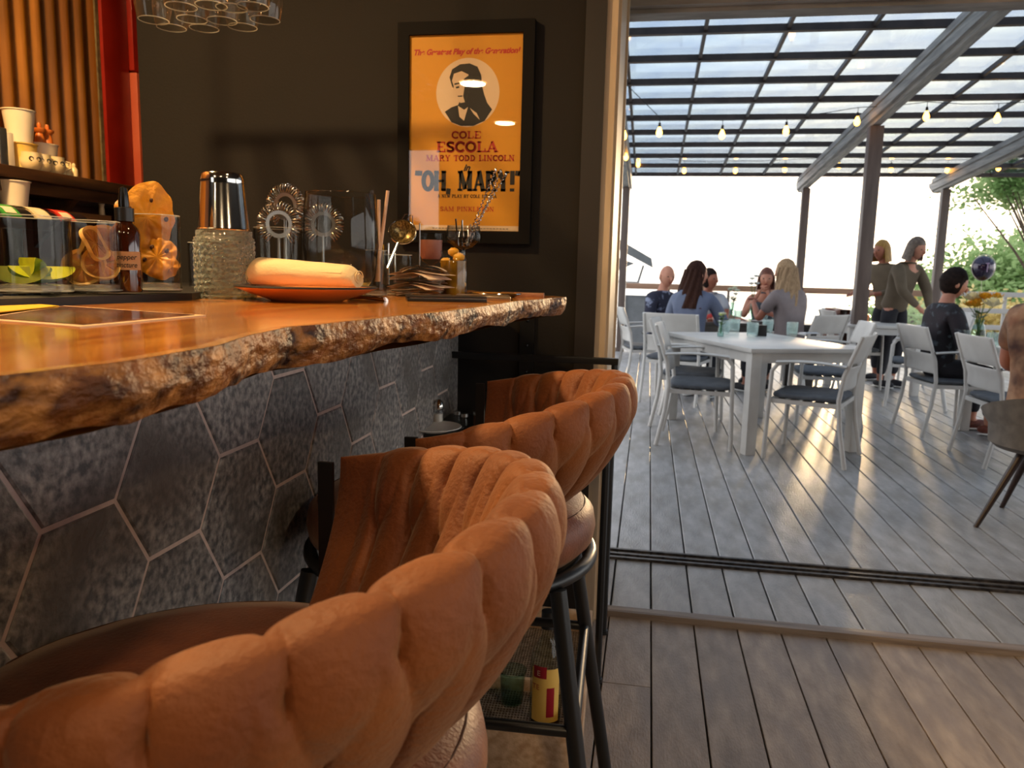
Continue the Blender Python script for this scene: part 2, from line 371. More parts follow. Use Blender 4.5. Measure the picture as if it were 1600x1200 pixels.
for k, px in enumerate((47, 63, 84)):
    p = shelfp(px, -1.965)
    t = thing('round_mug', p, ['small cream mug with round eyes, first on the shelf beside the tub', 'small cream mug with round eyes, middle of the three on the shelf', 'small cream mug with round eyes, nearest the salt shakers on the shelf'][k], 'mug', rz=rad(-25), group='cream mugs on the back shelf')
    MB().lathe([(0, 0), (.02, 0), (.03, .01), (.034, .028), (.03, .05), (.031, .055), (.028, .055), (.03, .03), (.02, .006), (0, .006)], n=24).build('mug_body', M_MUG, t)
    MB().tube([(0, .03, .045), (0, .05, .042), (0, .052, .025), (0, .032, .016)], .004, 8).build('handle', M_MUG, t)
    for s in (-1, 1): MB().tube([(.0315, s*.011+.006*cos(a), .034+.006*sin(a)) for a in [2*pi*i/12 for i in range(12)]], .0015, 5, closed=True).build('eye_ring', M_TRIM, t)
M_ORW = mat('orange figure glaze', '#c8641c', '#d87a30', rough=0.4, scale=12)
for k, px in enumerate((78, 90)):
    p = shelfp(px); 
    t = lathe_thing('pepper_mill', (p[0]-.035, p[1], SHZ+0.1015), [(0, 0), (.017, 0), (.015, .02), (.011, .035), (.02, .043), (.021, .05), (.006, .054), (.007, .062), (.005, .069), (0, .07)], M_ORW, ['small orange wooden mill on the deli cup, left of the pair', 'small orange wooden mill on the deli cup, right of the pair'][k], 'mill', group='orange mills', n=16)
for k, px in enumerate((97, 104, 114)):
    p = shelfp(px, -1.97); t = lathe_thing('cream_bottle', p, [(0, 0), (.012, 0), (.012, .028), (.006, .036), (.007, .042), (.004, .048), (0, .049)], M_MUG, ['tiny cream squeeze bottle beside the mugs', 'tiny cream squeeze bottle, middle of three on the shelf', 'tiny cream squeeze bottle nearest the red post'][k], 'bottle', n=14)
t = thing('carton', (-2.0, 2.13, SHZ), 'cream and silver carton at the left end of the shelf', 'carton'); MB().bx(-.03, .03, -.06, .0, 0, .125).build('panel', M_DELI, t, bevel=.002); MB().bx(-.03, .03, .002, .03, 0, .115).build('silver_panel', mat('silver', '#9a9a9a', rough=.25, metal=.9), t, bevel=.002); MB().bx(-.03, .03, .032, .055, 0, .105).build('panel', M_DELI, t, bevel=.002)

# lower back bar: counter, labelled dispenser, cup, pestle
t = thing('back_counter', (-1.88, 1.9, 0), 'dark low counter along the wall behind the bar', 'counter')
MB().bx(-.22, .17, -1.6, .68, 0, .9).build('cabinet', M_WL, t, bevel=.004); MB().bx(-.235, .19, -1.62, .69, .9, .93).build('top', M_SH, t, bevel=.003)
t = thing('tap_tower', (-1.82, at(45, 330, x=-1.76).y, .931), 'black curved dispenser with red, green and cream labelled handles', 'dispenser')
tzh = at(45, 322, x=-1.76).z-.931-.065
MB().lathe([(0, 0), (.05, 0), (.05, .02), (.025, .03), (.025, tzh), (0, tzh)], n=20).build('column', M_BLACK, t)
def arc_band(y0, y1, r, th=0.004):
    m = MB(); m.grid(2, 12, lambda u, v: (r*cos(rad(30+75*v)), y0+(y1-y0)*u, tzh+r*sin(rad(30+75*v)))); m.grid(2, 12, lambda u, v: ((r-th)*cos(rad(30+75*v)), y0+(y1-y0)*u, tzh+(r-th)*sin(rad(30+75*v)))); return m
arc_band(-.25, .26, .062, .06).build('hood', M_BLACK, t, weld=False)
for y, c in ((-.16, '#c9251c'), (-.055, '#3f8f3a'), (.06, '#d8c49a'), (.16, '#c83a2c')):
    arc_band(y-.032, y+.032, .067).build('label', mat('tap label '+c, c, rough=.4), t, weld=False)
    MB().grid(2, 6, lambda u, v: (.0685*cos(rad(38+22*v)), y-.02+.04*u, tzh+.0685*sin(rad(38+22*v)))).build('label_band', mat('pale print', '#e6c9a8', rough=.5), t, weld=False)
p = at(22, 318, x=-1.95); t = lathe_thing('deli_cup', (-1.95, p.y, p.z-.01), cup_prof(.036, .047, .075), M_DELI, 'frosted deli cup on the riser under the shelf', 'cup')
t = thing('riser_shelf', (-2.0, p.y, .931), 'dark narrow riser shelf standing on the back counter', 'riser'); MB().bx(-.12, .12, -.35, .35, p.z-.03-.931, p.z-.012-.931).bx(-.11, -.09, -.33, -.31, 0, p.z-.03-.931).bx(.05, .07, .29, .31, 0, p.z-.03-.931).build('shelf_board', M_SH, t, smooth=False)
p = at(160, 350, x=-1.98); t = thing('wooden_pestle', (-1.98, p.y, .931), 'pale turned wooden rod with a ball end below the shelf', 'pestle')
MB().lathe([(0, 0), (.018, 0), (.016, .2), (.012, .4), (.01, .47), (.008, .485), (.014, .50), (.0145, .51), (.01, .522), (0, .525)], n=16).build('turned_rod', mat('pale turned wood', '#b89a70', '#cbb08a', rough=.5, scale=10), t)

# ------------------------------------------------------------ the bar
BZ = 1.15
EDGE = [(-1.2, -.40), (.2, -.385), (.396, -.379), (.437, -.370), (.485, -.360), (.585, -.361), (.73, -.389), (.82, -.401), (.874, -.388), (1.04, -.364), (1.254, -.330), (1.5, -.312), (1.73, -.303), (2.0, -.262), (2.17, -.228)]
def edgex(y): return lerp(EDGE, y)+0.003*mnoise(V((y*14, 3.1, 0)))+0.0015*mnoise(V((y*45, 1.1, 0)))
bar = thing('bar_counter', (-.8, 1.0, 0), 'live-edge orange wooden bar with dark hexagon-tiled front', 'bar counter')
OX, OY = -.8, 1.0
M_SLAB = mat('varnished slab top', '#bd7428', '#d9923e', rough=0.22, scale=5, stretch=(9, .7, 1), coat=0.6, contrast=(.25, .75), c3='#a85c1c', s3=3)
M_LIVE = mat('live edge', '#25120a', '#94561f', rough=0.5, scale=13, detail=9, stretch=(1, 1, 1.6), bump=0.6, bscale=70, contrast=(.36, .64), c3='#bd8040', s3=34, spec=.35)
ys = [-1.2+i*(2.17+1.2)/170 for i in range(171)]
rim = [(edgex(y), y) for y in ys]+[(-.30, 2.245), (-.40, 2.345), (-.49, 2.43), (-.56, 2.52), (-.60, 2.598)]
m = MB(); n = len(rim)
top = [(x-OX, y-OY, BZ) for x, y in rim]+[(-1.36-OX, 2.598-OY, BZ), (-1.36-OX, -1.2-OY, BZ)]
bot = [(x-.03, y, BZ-.052) for x, y, z in top[:-2]]+[(x, y, BZ-.052) for x, y, z in top[-2:]]
k = len(top); m.add(top+bot, [tuple(range(k)), tuple(range(k, 2*k))[::-1], (n-1, k+n-1, k+n, n), (n, k+n, k+n+1, n+1), (n+1, k+n+1, k, 0)])
m.build('slab_top', M_SLAB, bar, smooth=False)
def edgept(u, v):
    f = u*(n-1); i = min(int(f), n-2); t_ = f-i; a, b = V(rim[i]), V(rim[i+1]); c = a.lerp(b, t_); d = (b-a).normalized(); nr = V((d.y, -d.x))
    th = .046+.010*mnoise(V((c.y*5, 7, 0)))+.004*mnoise(V((c.y*21, 9, 0)))
    o = .004*sin(pi*v)+.005*mnoise(V((c.y*9, v*2.0, 3)))*sin(pi*v)+.0012*mnoise(V((c.y*40, v*6, 5)))*min(1, v*6)-.010*v*v
    z = BZ+.0008-v*th*1.0
    return (c.x+nr.x*(.0012+o)-OX, c.y+nr.y*(.0012+o)-OY, z)
m = MB(); m.grid(1200, 22, edgept); m.build('live_edge', M_LIVE, bar, weld=False)
m = MB(); m.grid(1200, 2, lambda u, v: (lambda a: (a[0]-.016*v-.001, a[1], BZ+.0009-.0005*v))(edgept(u, 0))); m.build('rim_highlight', mat('painted rim highlight', '#c98a4c', '#dca86a', rough=.25, scale=30, coat=.5), bar, weld=False)  # paler strip paints the bright highlight line along the slab rim
TX = -.64
MB().bx(TX-.1-OX, TX-.0028-OX, -1.2-OY, 2.6-OY, 0, BZ-.054).build('grout_wall', mat('pinkish grout', '#c9b4aa', '#d9c2b6', rough=.85, scale=60), bar, smooth=False)
MB().bx(-1.3-OX, TX-.1-OX, -1.2-OY, 2.6-OY, 0, BZ-.054).build('bar_carcass', M_WL, bar, smooth=False)
M_TILE = mat('slate grey tile', '#565658', '#b3aca6', rough=0.42, scale=75, detail=12, contrast=(.38, .70), bump=.25, bscale=90, c3='#625c57', s3=6, coords='Object')
vary(M_TILE, .22)
s_, hh = .1205, .0995
for c in range(-9, 11):
    for r in range(-6, 4):
        cy = .7735+c*1.5*s_; cz = .925-hh+2*hh*r+(hh if c % 2 else 0)
        poly = clip(hexpoly(cy, cz, s_-.0036, hh-.0033), -1.18, 2.592, .0, BZ-.056)
        if len(poly) < 3: continue
        a = sum(poly[i-1][0]*poly[i][1]-poly[i][0]*poly[i-1][1] for i in range(len(poly)))/2
        if abs(a) < 2e-4: continue
        mm = MB(); nn = len(poly); c0 = (sum(q[0] for q in poly)/nn, sum(q[1] for q in poly)/nn)
        ins = [(c0[0]+(q[0]-c0[0])*.975, c0[1]+(q[1]-c0[1])*.975) for q in poly]
        mm.add([(TX-.0028-OX, q[0]-OY, q[1]) for q in poly]+[(TX-.002-OX, q[0]-OY, q[1]) for q in poly]+[(TX-OX, q[0]-OY, q[1]) for q in ins],
               [(i, (i+1) % nn, nn+(i+1) % nn, nn+i) for i in range(nn)]+[(nn+i, nn+(i+1) % nn, 2*nn+(i+1) % nn, 2*nn+i) for i in range(nn)]+[tuple(range(2*nn, 3*nn))])
        mm.build('hex_tile', M_TILE, bar, smooth=False)
tag(MB().bx(0, .05, 0, .012, 0, .30).ell((.025, -.001, .255), .006, 10, 6).ell((.025, -.001, .17), .006, 10, 6).ell((.025, -.001, .08), .006, 10, 6).build('wall_bracket', M_BLACK, loc=(-.425, YW-.0125, .80), smooth=False), 'black bolted steel bracket on the dark wall beside the bar end', 'bracket')

# ------------------------------------------------------------ poster
def arcp(cx, cy, rx, ry, a0, a1, n=12): return [(cx+rx*cos(rad(a0+(a1-a0)*i/n)), cy+ry*sin(rad(a0+(a1-a0)*i/n))) for i in range(n+1)]
G = {  # slab letters: (width, thick strokes, thin strokes, serif points)
 'O': (.8, [arcp(.4, .5, .32, .44, 0, 360, 24)], [], []), 'C': (.75, [arcp(.4, .5, .32, .44, 40, 320, 18)], [[(.66, .62), (.66, .92)]], []),
 'L': (.7, [[(.2, 0), (.2, 1)]], [[(.2, .05), (.65, .05)], [(.63, .03), (.63, .33)]], [(.2, 0), (.2, 1)]),
 'E': (.72, [[(.2, 0), (.2, 1)]], [[(.2, .05), (.66, .05)], [(.64, .03), (.64, .3)], [(.2, .5), (.5, .5)], [(.2, .95), (.64, .95)], [(.62, .97), (.62, .72)]], [(.2, 0), (.2, 1)]),
 'S': (.66, [arcp(.33, .73, .22, .21, 30, 270, 14)+arcp(.33, .27, .23, .22, 90, -150, 14)], [[(.56, .7), (.56, .95)], [(.1, .05), (.1, .3)]], []),
 'A': (.86, [[(.43, 1), (.72, 0)]], [[(.43, 1), (.14, 0)], [(.24, .32), (.62, .32)]], [(.14, 0), (.72, 0)]),
 'R': (.84, [[(.2, 0), (.2, 1)], arcp(.42, .74, .2, .21, 90, -90, 10)], [[(.2, .95), (.42, .95)], [(.2, .52), (.42, .52)], [(.42, .52), (.7, 0)]], [(.2, 0), (.2, 1), (.7, 0)]),
 'Y': (.84, [[(.16, 1), (.42, .45)], [(.42, 0), (.42, .48)]], [[(.68, 1), (.42, .45)]], [(.16, 1), (.68, 1), (.42, 0)]),
 'T': (.76, [[(.38, 0), (.38, 1)]], [[(.08, .95), (.68, .95)], [(.09, .97), (.09, .7)], [(.67, .97), (.67, .7)]], [(.38, 0)]),
 'D': (.82, [[(.2, 0), (.2, 1)], arcp(.34, .5, .32, .44, 85, -85, 14)], [[(.2, .95), (.36, .95)], [(.2, .05), (.36, .05)]], [(.2, 0), (.2, 1)]),
 'I': (.42, [[(.21, 0), (.21, 1)]], [], [(.21, 0), (.21, 1)]), 'N': (.9, [[(.2, 1), (.7, 0)]], [[(.2, 0), (.2, 1)], [(.7, 0), (.7, 1)]], [(.2, 0), (.2, 1), (.7, 1)]),
 'H': (.92, [[(.2, 0), (.2, 1)], [(.72, 0), (.72, 1)]], [[(.2, .5), (.72, .5)]], [(.2, 0), (.2, 1), (.72, 0), (.72, 1)]),
 'M': (1.1, [[(.22, 1), (.55, .1)], [(.88, 0), (.88, 1)]], [[(.2, 0), (.2, 1)], [(.55, .1), (.88, 1)]], [(.2, 0), (.2, 1), (.88, 0), (.88, 1)]),
 'W': (1.1, [[(.16, 1), (.38, 0)], [(.55, .9), (.75, 0)]], [[(.38, 0), (.55, .9)], [(.75, 0), (.94, 1)]], [(.16, 1), (.94, 1)]),
 'P': (.76, [[(.2, 0), (.2, 1)], arcp(.42, .73, .2, .22, 90, -90, 10)], [[(.2, .95), (.42, .95)], [(.2, .51), (.42, .51)]], [(.2, 0), (.2, 1)]),
 'B': (.78, [[(.2, 0), (.2, 1)], arcp(.4, .74, .18, .21, 90, -90, 10), arcp(.42, .27, .2, .22, 90, -90, 10)], [[(.2, .95), (.4, .95)], [(.2, .51), (.4, .51)], [(.2, .05), (.4, .05)]], [(.2, 0), (.2, 1)]),
 'K': (.86, [[(.2, 0), (.2, 1)], [(.36, .55), (.7, 0)]], [[(.2, .38), (.66, 1)]], [(.2, 0), (.2, 1), (.7, 0), (.66, 1)]),
 ',': (.34, [[(.16, .08), (.12, -.16)]], [], []), '!': (.42, [[(.2, .34), (.2, 1)], [(.2, 0), (.2, .1)]], [], []), ' ': (.42, [], [], []),
 '"': (.5, [[(.14, 1), (.11, .8)], [(.34, 1), (.31, .8)]], [], [])}
def slab_word(txt, x0, x1, z0, hgt, wgt=.2, sheary=0):
    tot = sum(G[c][0] for c in txt); m = MB(); x = 0; sx = (x1-x0)/tot
    def stroke(pl, w_):
        for (ax, ay), (bx_, by) in zip(pl, pl[1:]):
            A = V((x0+(x+ax)*sx+sheary*ay*hgt, z0+ay*hgt)); B = V((x0+(x+bx_)*sx+sheary*by*hgt, z0+by*hgt)); d = B-A
            if d.length < 1e-7: continue
            d.normalize(); nn = V((-d.y, d.x))*w_/2; e2 = d*w_*.12
            q = [A-e2+nn, A-e2-nn, B+e2-nn, B+e2+nn]; m.add([(p_.x, 0, p_.y) for p_ in q], [(0, 1, 2, 3)])
    for ch in txt:
        wd, thk, thn, srf = G[ch]
        for pl in thk: stroke(pl, wgt*hgt)
        for pl in thn: stroke(pl, wgt*hgt*.5)
        for (a, b) in srf: stroke([(a-.15, .045 if b == 0 else .955), (a+.15, .045 if b == 0 else .955)], wgt*hgt*.5)
        x += wd
    return m
def text_mesh(body, size, m, parent, name, loc, shear=0, offset=0, align='CENTER', rot=(pi/2, 0, 0), w_=None):
    cu = bpy.data.curves.new(name, 'FONT'); cu.body = body; cu.size = size; cu.shear = shear; cu.offset = offset; cu.align_x = align; cu.materials.append(m)
    o = bpy.data.objects.new(name, cu); COL.objects.link(o); o.parent = parent; o.location = loc; o.rotation_euler = rot
    bpy.context.view_layer.update()
    if w_: o.scale.x = w_/max(o.dimensions.x, 1e-6); bpy.context.view_layer.update()
    me = bpy.data.meshes.new_from_object(o.evaluated_get(bpy.context.evaluated_depsgraph_get())); sc = o.scale.copy(); bpy.data.objects.remove(o)
    o = bpy.data.objects.new(name, me); COL.objects.link(o); o.parent = parent; o.location = loc; o.rotation_euler = rot; o.scale = sc
    return o
po = thing('framed_poster', (-.62, YW, 0), 'black framed yellow theatre poster with round portrait on the dark wall', 'poster')
XL, XR, ZB, ZT = -.822+.62, -.427+.62, 1.338, 1.985
fw_ = .03
MB().bx(XL-.012, XR+.012, -.018, -.001, ZB-.012, ZT+.012).build('backing', M_BLACK, po, smooth=False)
m = MB(); m.bx(XL-fw_, XL+.008, -.032, -.001, ZB-fw_, ZT+fw_).bx(XR-.008, XR+fw_, -.032, -.001, ZB-fw_, ZT+fw_).bx(XL+.008, XR-.008, -.032, -.001, ZB-fw_, ZB+.010).bx(XL+.008, XR-.008, -.032, -.001, ZT-.010, ZT+fw_)
m.build('frame', mat('matte black frame', '#0f0d0d', rough=.75, spec=.15), po, smooth=False)
MY = mat('poster yellow', '#c98a0c', '#cf9110', rough=.6, scale=3)
MB().bx(XL+.008, XR-.008, -.021, -.0185, ZB+.010, ZT-.010).build('print', MY, po, smooth=False)
MR = mat('poster red', '#b3301a', rough=.6); MK = mat('poster black', '#17130f', rough=.6); MC = mat('poster cream', '#d9bf9e', rough=.6)
cxp = (XL+XR)/2; fy = -.0215
def at_wall(px, py): q = at(px, py, y=YW); return q.x+.62, q.z
text_mesh('The Greatest Play of the Generation!', .024, MR, po, 'headline', (cxp, fy, at_wall(735, 87)[1]), shear=.3, offset=.0012, w_=.355)
c_ = at_wall(733, 147); rr_ = (at_wall(782, 147)[0]-at_wall(684, 147)[0])/2; rz_ = (at_wall(733, 93)[1]-at_wall(733, 200)[1])/2
MB().add([(c_[0]+rr_*cos(2*pi*i/64), fy, c_[1]+rz_*sin(2*pi*i/64)) for i in range(64)], [tuple(range(64))]).build('portrait_ground', MC, po, smooth=False)
def flat(pts, name, m_, dy):
    MB().add([(c_[0]+x*rr_, fy-dy, c_[1]+y*rz_) for x, y in pts], [tuple(range(len(pts)))]).build(name, m_, po, smooth=False)
flat([(-.72, -.55), (-.5, -.42), (-.30, -.36), (-.22, -.2), (-.35, .0), (-.5, .2), (-.58, .45), (-.5, .68), (-.25, .82), (.05, .84), (.3, .74), (.42, .5), (.45, .2), (.52, -.05), (.62, -.3), (.78, -.5), (.55, -.83), (.2, -.97), (-.2, -.97), (-.5, -.86)], 'portrait_hair', MK, .0004)
flat([(-.44, .55), (-.2, .62), (.02, .52), (.04, .2), (.02, -.05), (-.08, -.28), (-.22, -.3), (-.34, -.2), (-.36, -.05), (-.46, .0), (-.44, .18), (-.5, .35)], 'portrait_face', MC, .0008)
flat([(-.3, -.38), (-.1, -.5), (.02, -.42), (-.1, -.82), (-.25, -.7)], 'portrait_collar', MC, .0008)
flat([(.08, -.45), (.3, -.6), (.4, -.8), (.2, -.62)], 'portrait_collar', MC, .0008)
flat([(.04, .5), (.04, .2), (.02, -.05), (-.08, -.28), (-.14, -.1), (-.1, .15), (-.12, .4)], 'portrait_shade', MK, .0010)
flat([(-.42, .27), (-.26, .30), (-.24, .26), (-.42, .22)], 'portrait_brow', MK, .0012); flat([(-.38, .17), (-.27, .19), (-.26, .14), (-.36, .12)], 'portrait_eye', MK, .0012); flat([(-.32, -.09), (-.16, -.08), (-.17, -.12), (-.3, -.12)], 'portrait_mouth', MK, .0012)
def word(t_, pxa, pxb, pyb, pyt, m_, name, wgt=.2):
    a = at_wall(pxa, pyb); b = at_wall(pxb, pyb); c = at_wall((pxa+pxb)/2, pyt)
    o = slab_word(t_, a[0], b[0], (a[1]+b[1])/2, c[1]-(a[1]+b[1])/2, wgt).build(name, m_, po, smooth=False, weld=False); o.location.y = fy-.0004
word('COLE', 708, 754, 218, 207, MR, 'lettering', .24); word('ESCOLA', 684, 780, 239, 223, MR, 'lettering', .27)
word('MARY TODD LINCOLN', 668, 806, 253, 244, MR, 'lettering', .24)
text_mesh('in', .03, MK, po, 'lettering', (at_wall(731, 268)[0], fy-.0004, at_wall(731, 268)[1]), shear=.4, offset=.001)
word('"OH, MARY!"', 652, 818, 299, 269, MK, 'lettering', .24)
word('A NEW PLAY BY COLE ESCOLA', 686, 778, 310, 305, MK, 'lettering', .2)
word('SAM PINKLETON', 690, 774, 331, 324, MR, 'lettering', .16)
MB().bx(XL+.01, XR-.01, fy-.0012, fy-.0002, ZB+.012, ZB+.028).build('pale_footer', MC, po, smooth=False)
m = MB(); [m.bx(XL+.09+.011*k, XL+.098+.011*k, fy-.0018, fy-.0014, ZB+.0175, ZB+.0195) for k in range(24)]; m.build('fine_print', MK, po, smooth=False)
MB().bx(XL+.008, XR-.008, -.028, -.0265, ZB+.010, ZT-.010).build('glass_pane', glass('poster glass', (1, 1, 1), refl=1.0, rough=.01, facing=.05), po, smooth=False)
# ------------------------------------------------------------ bar stools
M_TAN = mat('tan suede leather', '#703812', '#90501a', rough=0.66, scale=9, bump=0.25, bscale=140, sheen=.22, contrast=(.3, .7), c3='#6c3412', s3=5)
M_SEAT = mat('tan seat leather', '#68331a', '#84492c', rough=0.5, scale=30, bump=0.12, bscale=220, sheen=.2, c3='#552a14', s3=4)
PITCH = .0665; RC = .295
def back_pt(u, v):
    """u along the arc (near end to far end), v round the cross-section"""
    a = -pi/2+pi*u; s = RC*(a+pi/2)
    th = 2*pi*v; cz, sz = cos(th), sin(th)       # cz: outwards, sz: up
    en = min(1, min(u, 1-u)/.035); en = sqrt(max(0, 1-(1-en)**2))
    thick = .028*(.35+.65*min(1, min(u, 1-u)/.10))*max(en, .25)
    top = .975+.062*sin(pi*u)**1.1; bot = .800+.015*sin(pi*u); hz = (top-bot)/2; mid = (top+bot)/2
    sq = lambda c, e: (abs(c)**e)*(1 if c > 0 else -1)
    t = .5+.5*sq(sz, .75)
    off = thick*sq(cz, .55)
    # plaited pads: upper scales point down, lower ones rise between them
    g = s/PITCH; best = 0.0
    lean = .30 if cz > 0 else -.30
    for k in (math.floor(g)-1, math.floor(g), math.floor(g)+1):
        wu = .503*sqrt(max(0., min(1, (t-.50)/.28))); x = g-(k+.5)-lean*(t-.75)
        if wu > 0 and abs(x) < wu: best = max(best, (1-(x/wu)**2)**.36*(.5+.5*min(1, (t-.50)/.22)))
        wl = .503*sqrt(max(0., min(1, (.88-t)/.36))); x = g-k+lean*(t-.3)*1.2
        if wl > 0 and abs(x) < wl: best = max(best, .93*(1-(x/wl)**2)**.36)
    flatend = min(1, max(0, (min(u, 1-u)-.055)/.03))
    best = best*flatend+.55*(1-flatend)
    d = .030*(best-.60)*(1-.60*max(0, sz)**3)
    radial = off+d*(sq(cz, .8)); zz = mid+hz*sq(sz, .75)+d*.75*sq(sz, 1.5)
    R = RC-.115*(1-t)**1.9+radial
    x, y = R*cos(a), R*sin(a)
    y *= 1.04
    return (x, y, zz)
m = MB(); m.grid(520, 100, back_pt, cv=True)
for i in (0, 519): m.f.append(tuple(range(i*100, i*100+100)) if i else tuple(range(100))[::-1])
BACK = m.mesh('braided_backrest', M_TAN, ang=70)
def stool(x, y, rz, label):
    t = thing('bar_stool', (x, y, 0), label, 'bar stool', rz=rz, group='braided bar stools along the bar')
    inst('braided_backrest', BACK, t)
    def seatp(u, v):
        a = 2*pi*u; r = [0, .10, .19, .236, .252, .256, .252, .238, .20, 0][min(9, int(v*9+.5))]; z = [.822, .821, .815, .803, .785, .762, .738, .722, .718, .718][min(9, int(v*9+.5))]
        z += .002*mnoise(V((cos(a)*r*20, sin(a)*r*20, 1))); return (r*cos(a)*1.05-.01, r*sin(a)*1.0, z)
    MB().grid(48, 10, seatp, cu=True).build('seat_cushion', M_SEAT, t, ang=60)
    MB().tube([(.236*1.05*cos(a)-.01, .236*sin(a), .8025) for a in [2*pi*i/60 for i in range(60)]], .0011, 6, closed=True).build('stitching', mat('dark stitching', '#4a2812', rough=.8), t)
    MB().tube([(.262*cos(a)-.01, .252*sin(a), .706) for a in [2*pi*i/60 for i in range(60)]], .0125, 12, closed=True).build('seat_ring', M_BLACK, t)
    MB().lathe([(0, .706), (.245, .706), (.245, .714), (0, .714)], c=(-.01, 0, 0), n=40).build('seat_pan', M_BLACK, t)
    for sx, sy in ((1, -1), (1, 1), (-1, -1), (-1, 1)):
        MB().tube([(-.01+sx*.215, sy*.165, .70), (-.01+sx*.325, sy*.26, .0)], .0145, 12).build('leg', M_BLACK, t)
    q = [(-.01+sx*.2511, sy*.1962, .47) for sx, sy in ((1, -1), (1, 1), (-1, 1), (-1, -1))]
    for a, b in ((0, 1), (1, 2), (2, 3), (3, 0)): MB().tube([q[a], q[b]], .010, 10).build('footrest', M_BLACK, t)
    for sy in (-1, 1):
        MB().prism([(-.010, -.003), (.010, -.003), (.010, .003), (-.010, .003)], .700, .972, c=(-.012, sy*.272*1.04+sy*.003, 0), M=Matrix.Rotation(0, 3, 'Z')).build('back_post', M_BLACK, t, smooth=False)
    return t
stool(-.385, .625, rad(0), 'nearest tan braided bar stool, its padded back filling the lower left')
stool(-.335, 1.37, rad(2), 'second tan braided bar stool, beyond the nearest one, close to the dark cart')

# ------------------------------------------------------------ steel cart by the wall
ct = thing('steel_cart', (-.37, 2.36, 0), 'black steel tube cart with top rail standing against the dark wall', 'cart')
for sx in (-.30, .272):
    for sy in (-.165, .157):
        MB().tube([(sx, sy, .0), (sx, sy, .945 if sy > 0 else .74)], .011, 8).tube([(sx, sy, .0), (sx, sy, .014)], .016, 8).build('leg', M_BLACK, ct)
MB().bx(-.311, .283, .146, .168, .925, .947).build('top_rail', M_BLACK, ct, bevel=.002)
MB().bx(-.311, .283, -.176, .146, .722, .738).build('shelf_board', M_BLACK, ct, bevel=.002)
CZ = .7385
def onc(px, py): q = at(px, py, z=CZ); return (q.x, q.y, CZ)
M_CHROME = mat('polished steel', '#c9c6c0', rough=.12, metal=1.0)
M_STEEL = mat('brushed steel', '#a8a5a0', rough=.3, metal=1.0)
M_SALT = mat('salt', '#d8d0c8', rough=.8)
M_WHITE = mat('white china', '#e4e2de', rough=.25)
M_GL = glass('clear glass'); M_GLA = glass('aqua glass', (.80, .93, .90)); 
p = (-.63, 2.30, CZ); t = thing('salt_shaker', p, 'glass salt shaker with a domed chrome cap on the black cart', 'salt shaker')
MB().lathe([(0, 0), (.02, 0), (.018, .045), (.016, .05)], n=10).build('glass_body', M_GL, t); MB().lathe([(0, .003), (.017, .003), (.016, .035), (0, .035)], n=10).build('salt', M_SALT, t)
MB().lathe([(.018, .05), (.019, .058), (.016, .07), (.008, .08), (0, .082)], n=16).build('cap', M_CHROME, t)
for k, (x, y) in enumerate(((-.575, 2.33), (-.545, 2.30), (-.515, 2.34))):
    t = thing('small_jar', (x, y, CZ), ['tiny steel-lidded jar right beside the salt shaker', 'tiny steel-lidded jar, middle of three on the cart', 'tiny amber steel-lidded jar nearest the dark glasses'][k], 'jar'); MB().lathe([(0, 0), (.011, 0), (.011, .026), (.009, .03)], n=12).build('glass_body', mat('amber jar', '#5a3418', rough=.3) if k == 2 else M_GL, t); MB().lathe([(.0115, .03), (.0115, .04), (0, .04)], n=12).build('lid', M_STEEL, t)
M_DGL = mat('black glass', '#0a0a0c', rough=.06, coat=1)
for k, (x, y) in enumerate(((-.50, 2.44), (-.445, 2.41), (-.39, 2.45), (-.425, 2.47))):
    t = thing('dark_goblet', (x, y, CZ), 'upturned black glass goblet on the cart, '+['leftmost of four', 'second from the left', 'rightmost of four', 'hindmost of four'][k], 'goblet', group='dark goblets on the cart')
    MB().lathe([(.034, 0), (.032, .02), (.02, .045), (.004, .055), (.004, .085), (.028, .092), (.028, .094), (0, .096)], n=20).build('bowl_and_stem', M_DGL, t)
t = thing('crumpled_napkin_glass', (-.405, 2.33, CZ), 'short glass stuffed with white crumpled napkin on the cart', 'glass')
MB().lathe(cup_prof(.026, .03, .055, .0015), n=20).build('glass_body', M_GL, t); MB().ell((0, 0, .045), (.026, .026, .022), 18, 12, fn=lambda d: 1+.25*mnoise(d*4)).build('napkin', mat('white paper', '#e9e6e0', rough=.8), t)
t = thing('white_plate', (-.62, 2.215, CZ), 'white plate at the front left corner of the cart', 'plate'); MB().lathe([(0, 0), (.05, 0), (.055, .004), (.085, .012), (.084, .014), (.05, .007), (0, .006)], n=32).build('dish', M_WHITE, t)

# ------------------------------------------------------------ wooden tray with woven mesh on the floor, bottle in it
M_TRAYW = mat('light tray wood', '#bd9671', '#dcbb98', rough=.55, scale=8, stretch=(6, 1, 6), bump=.15)
ty = thing('wooden_tray', (-.405, 2.08, 0), 'light wooden tray with woven wire mesh floor beneath the stools', 'tray', rz=rad(2))
TW, TLn, TH = .275, .36, .11
for a in (-1, 1):
    MB().bx(a*TW-.009, a*TW+.009, -TLn, TLn, 0, TH).build('side_board', M_TRAYW, ty, bevel=.002)
    MB().bx(-TW+.0095, TW-.0095, a*(TLn-.009)-.009, a*(TLn-.009)+.009, 0, TH).build('end_board', M_TRAYW, ty, bevel=.002)
MB().bx(-TW+.0095, TW-.0095, -.055, -.04, 0.0, .075).build('divider', M_TRAYW, ty, bevel=.002)
m = MB()
for i in range(64):
    x = -TW+.012+i*(2*TW-.024)/63; m.tube([(x, -TLn+.02+j*(2*TLn-.04)/60, .042+.0016*(1 if (i+j) % 2 else -1)) for j in range(61)], .0016, 4, caps=False)
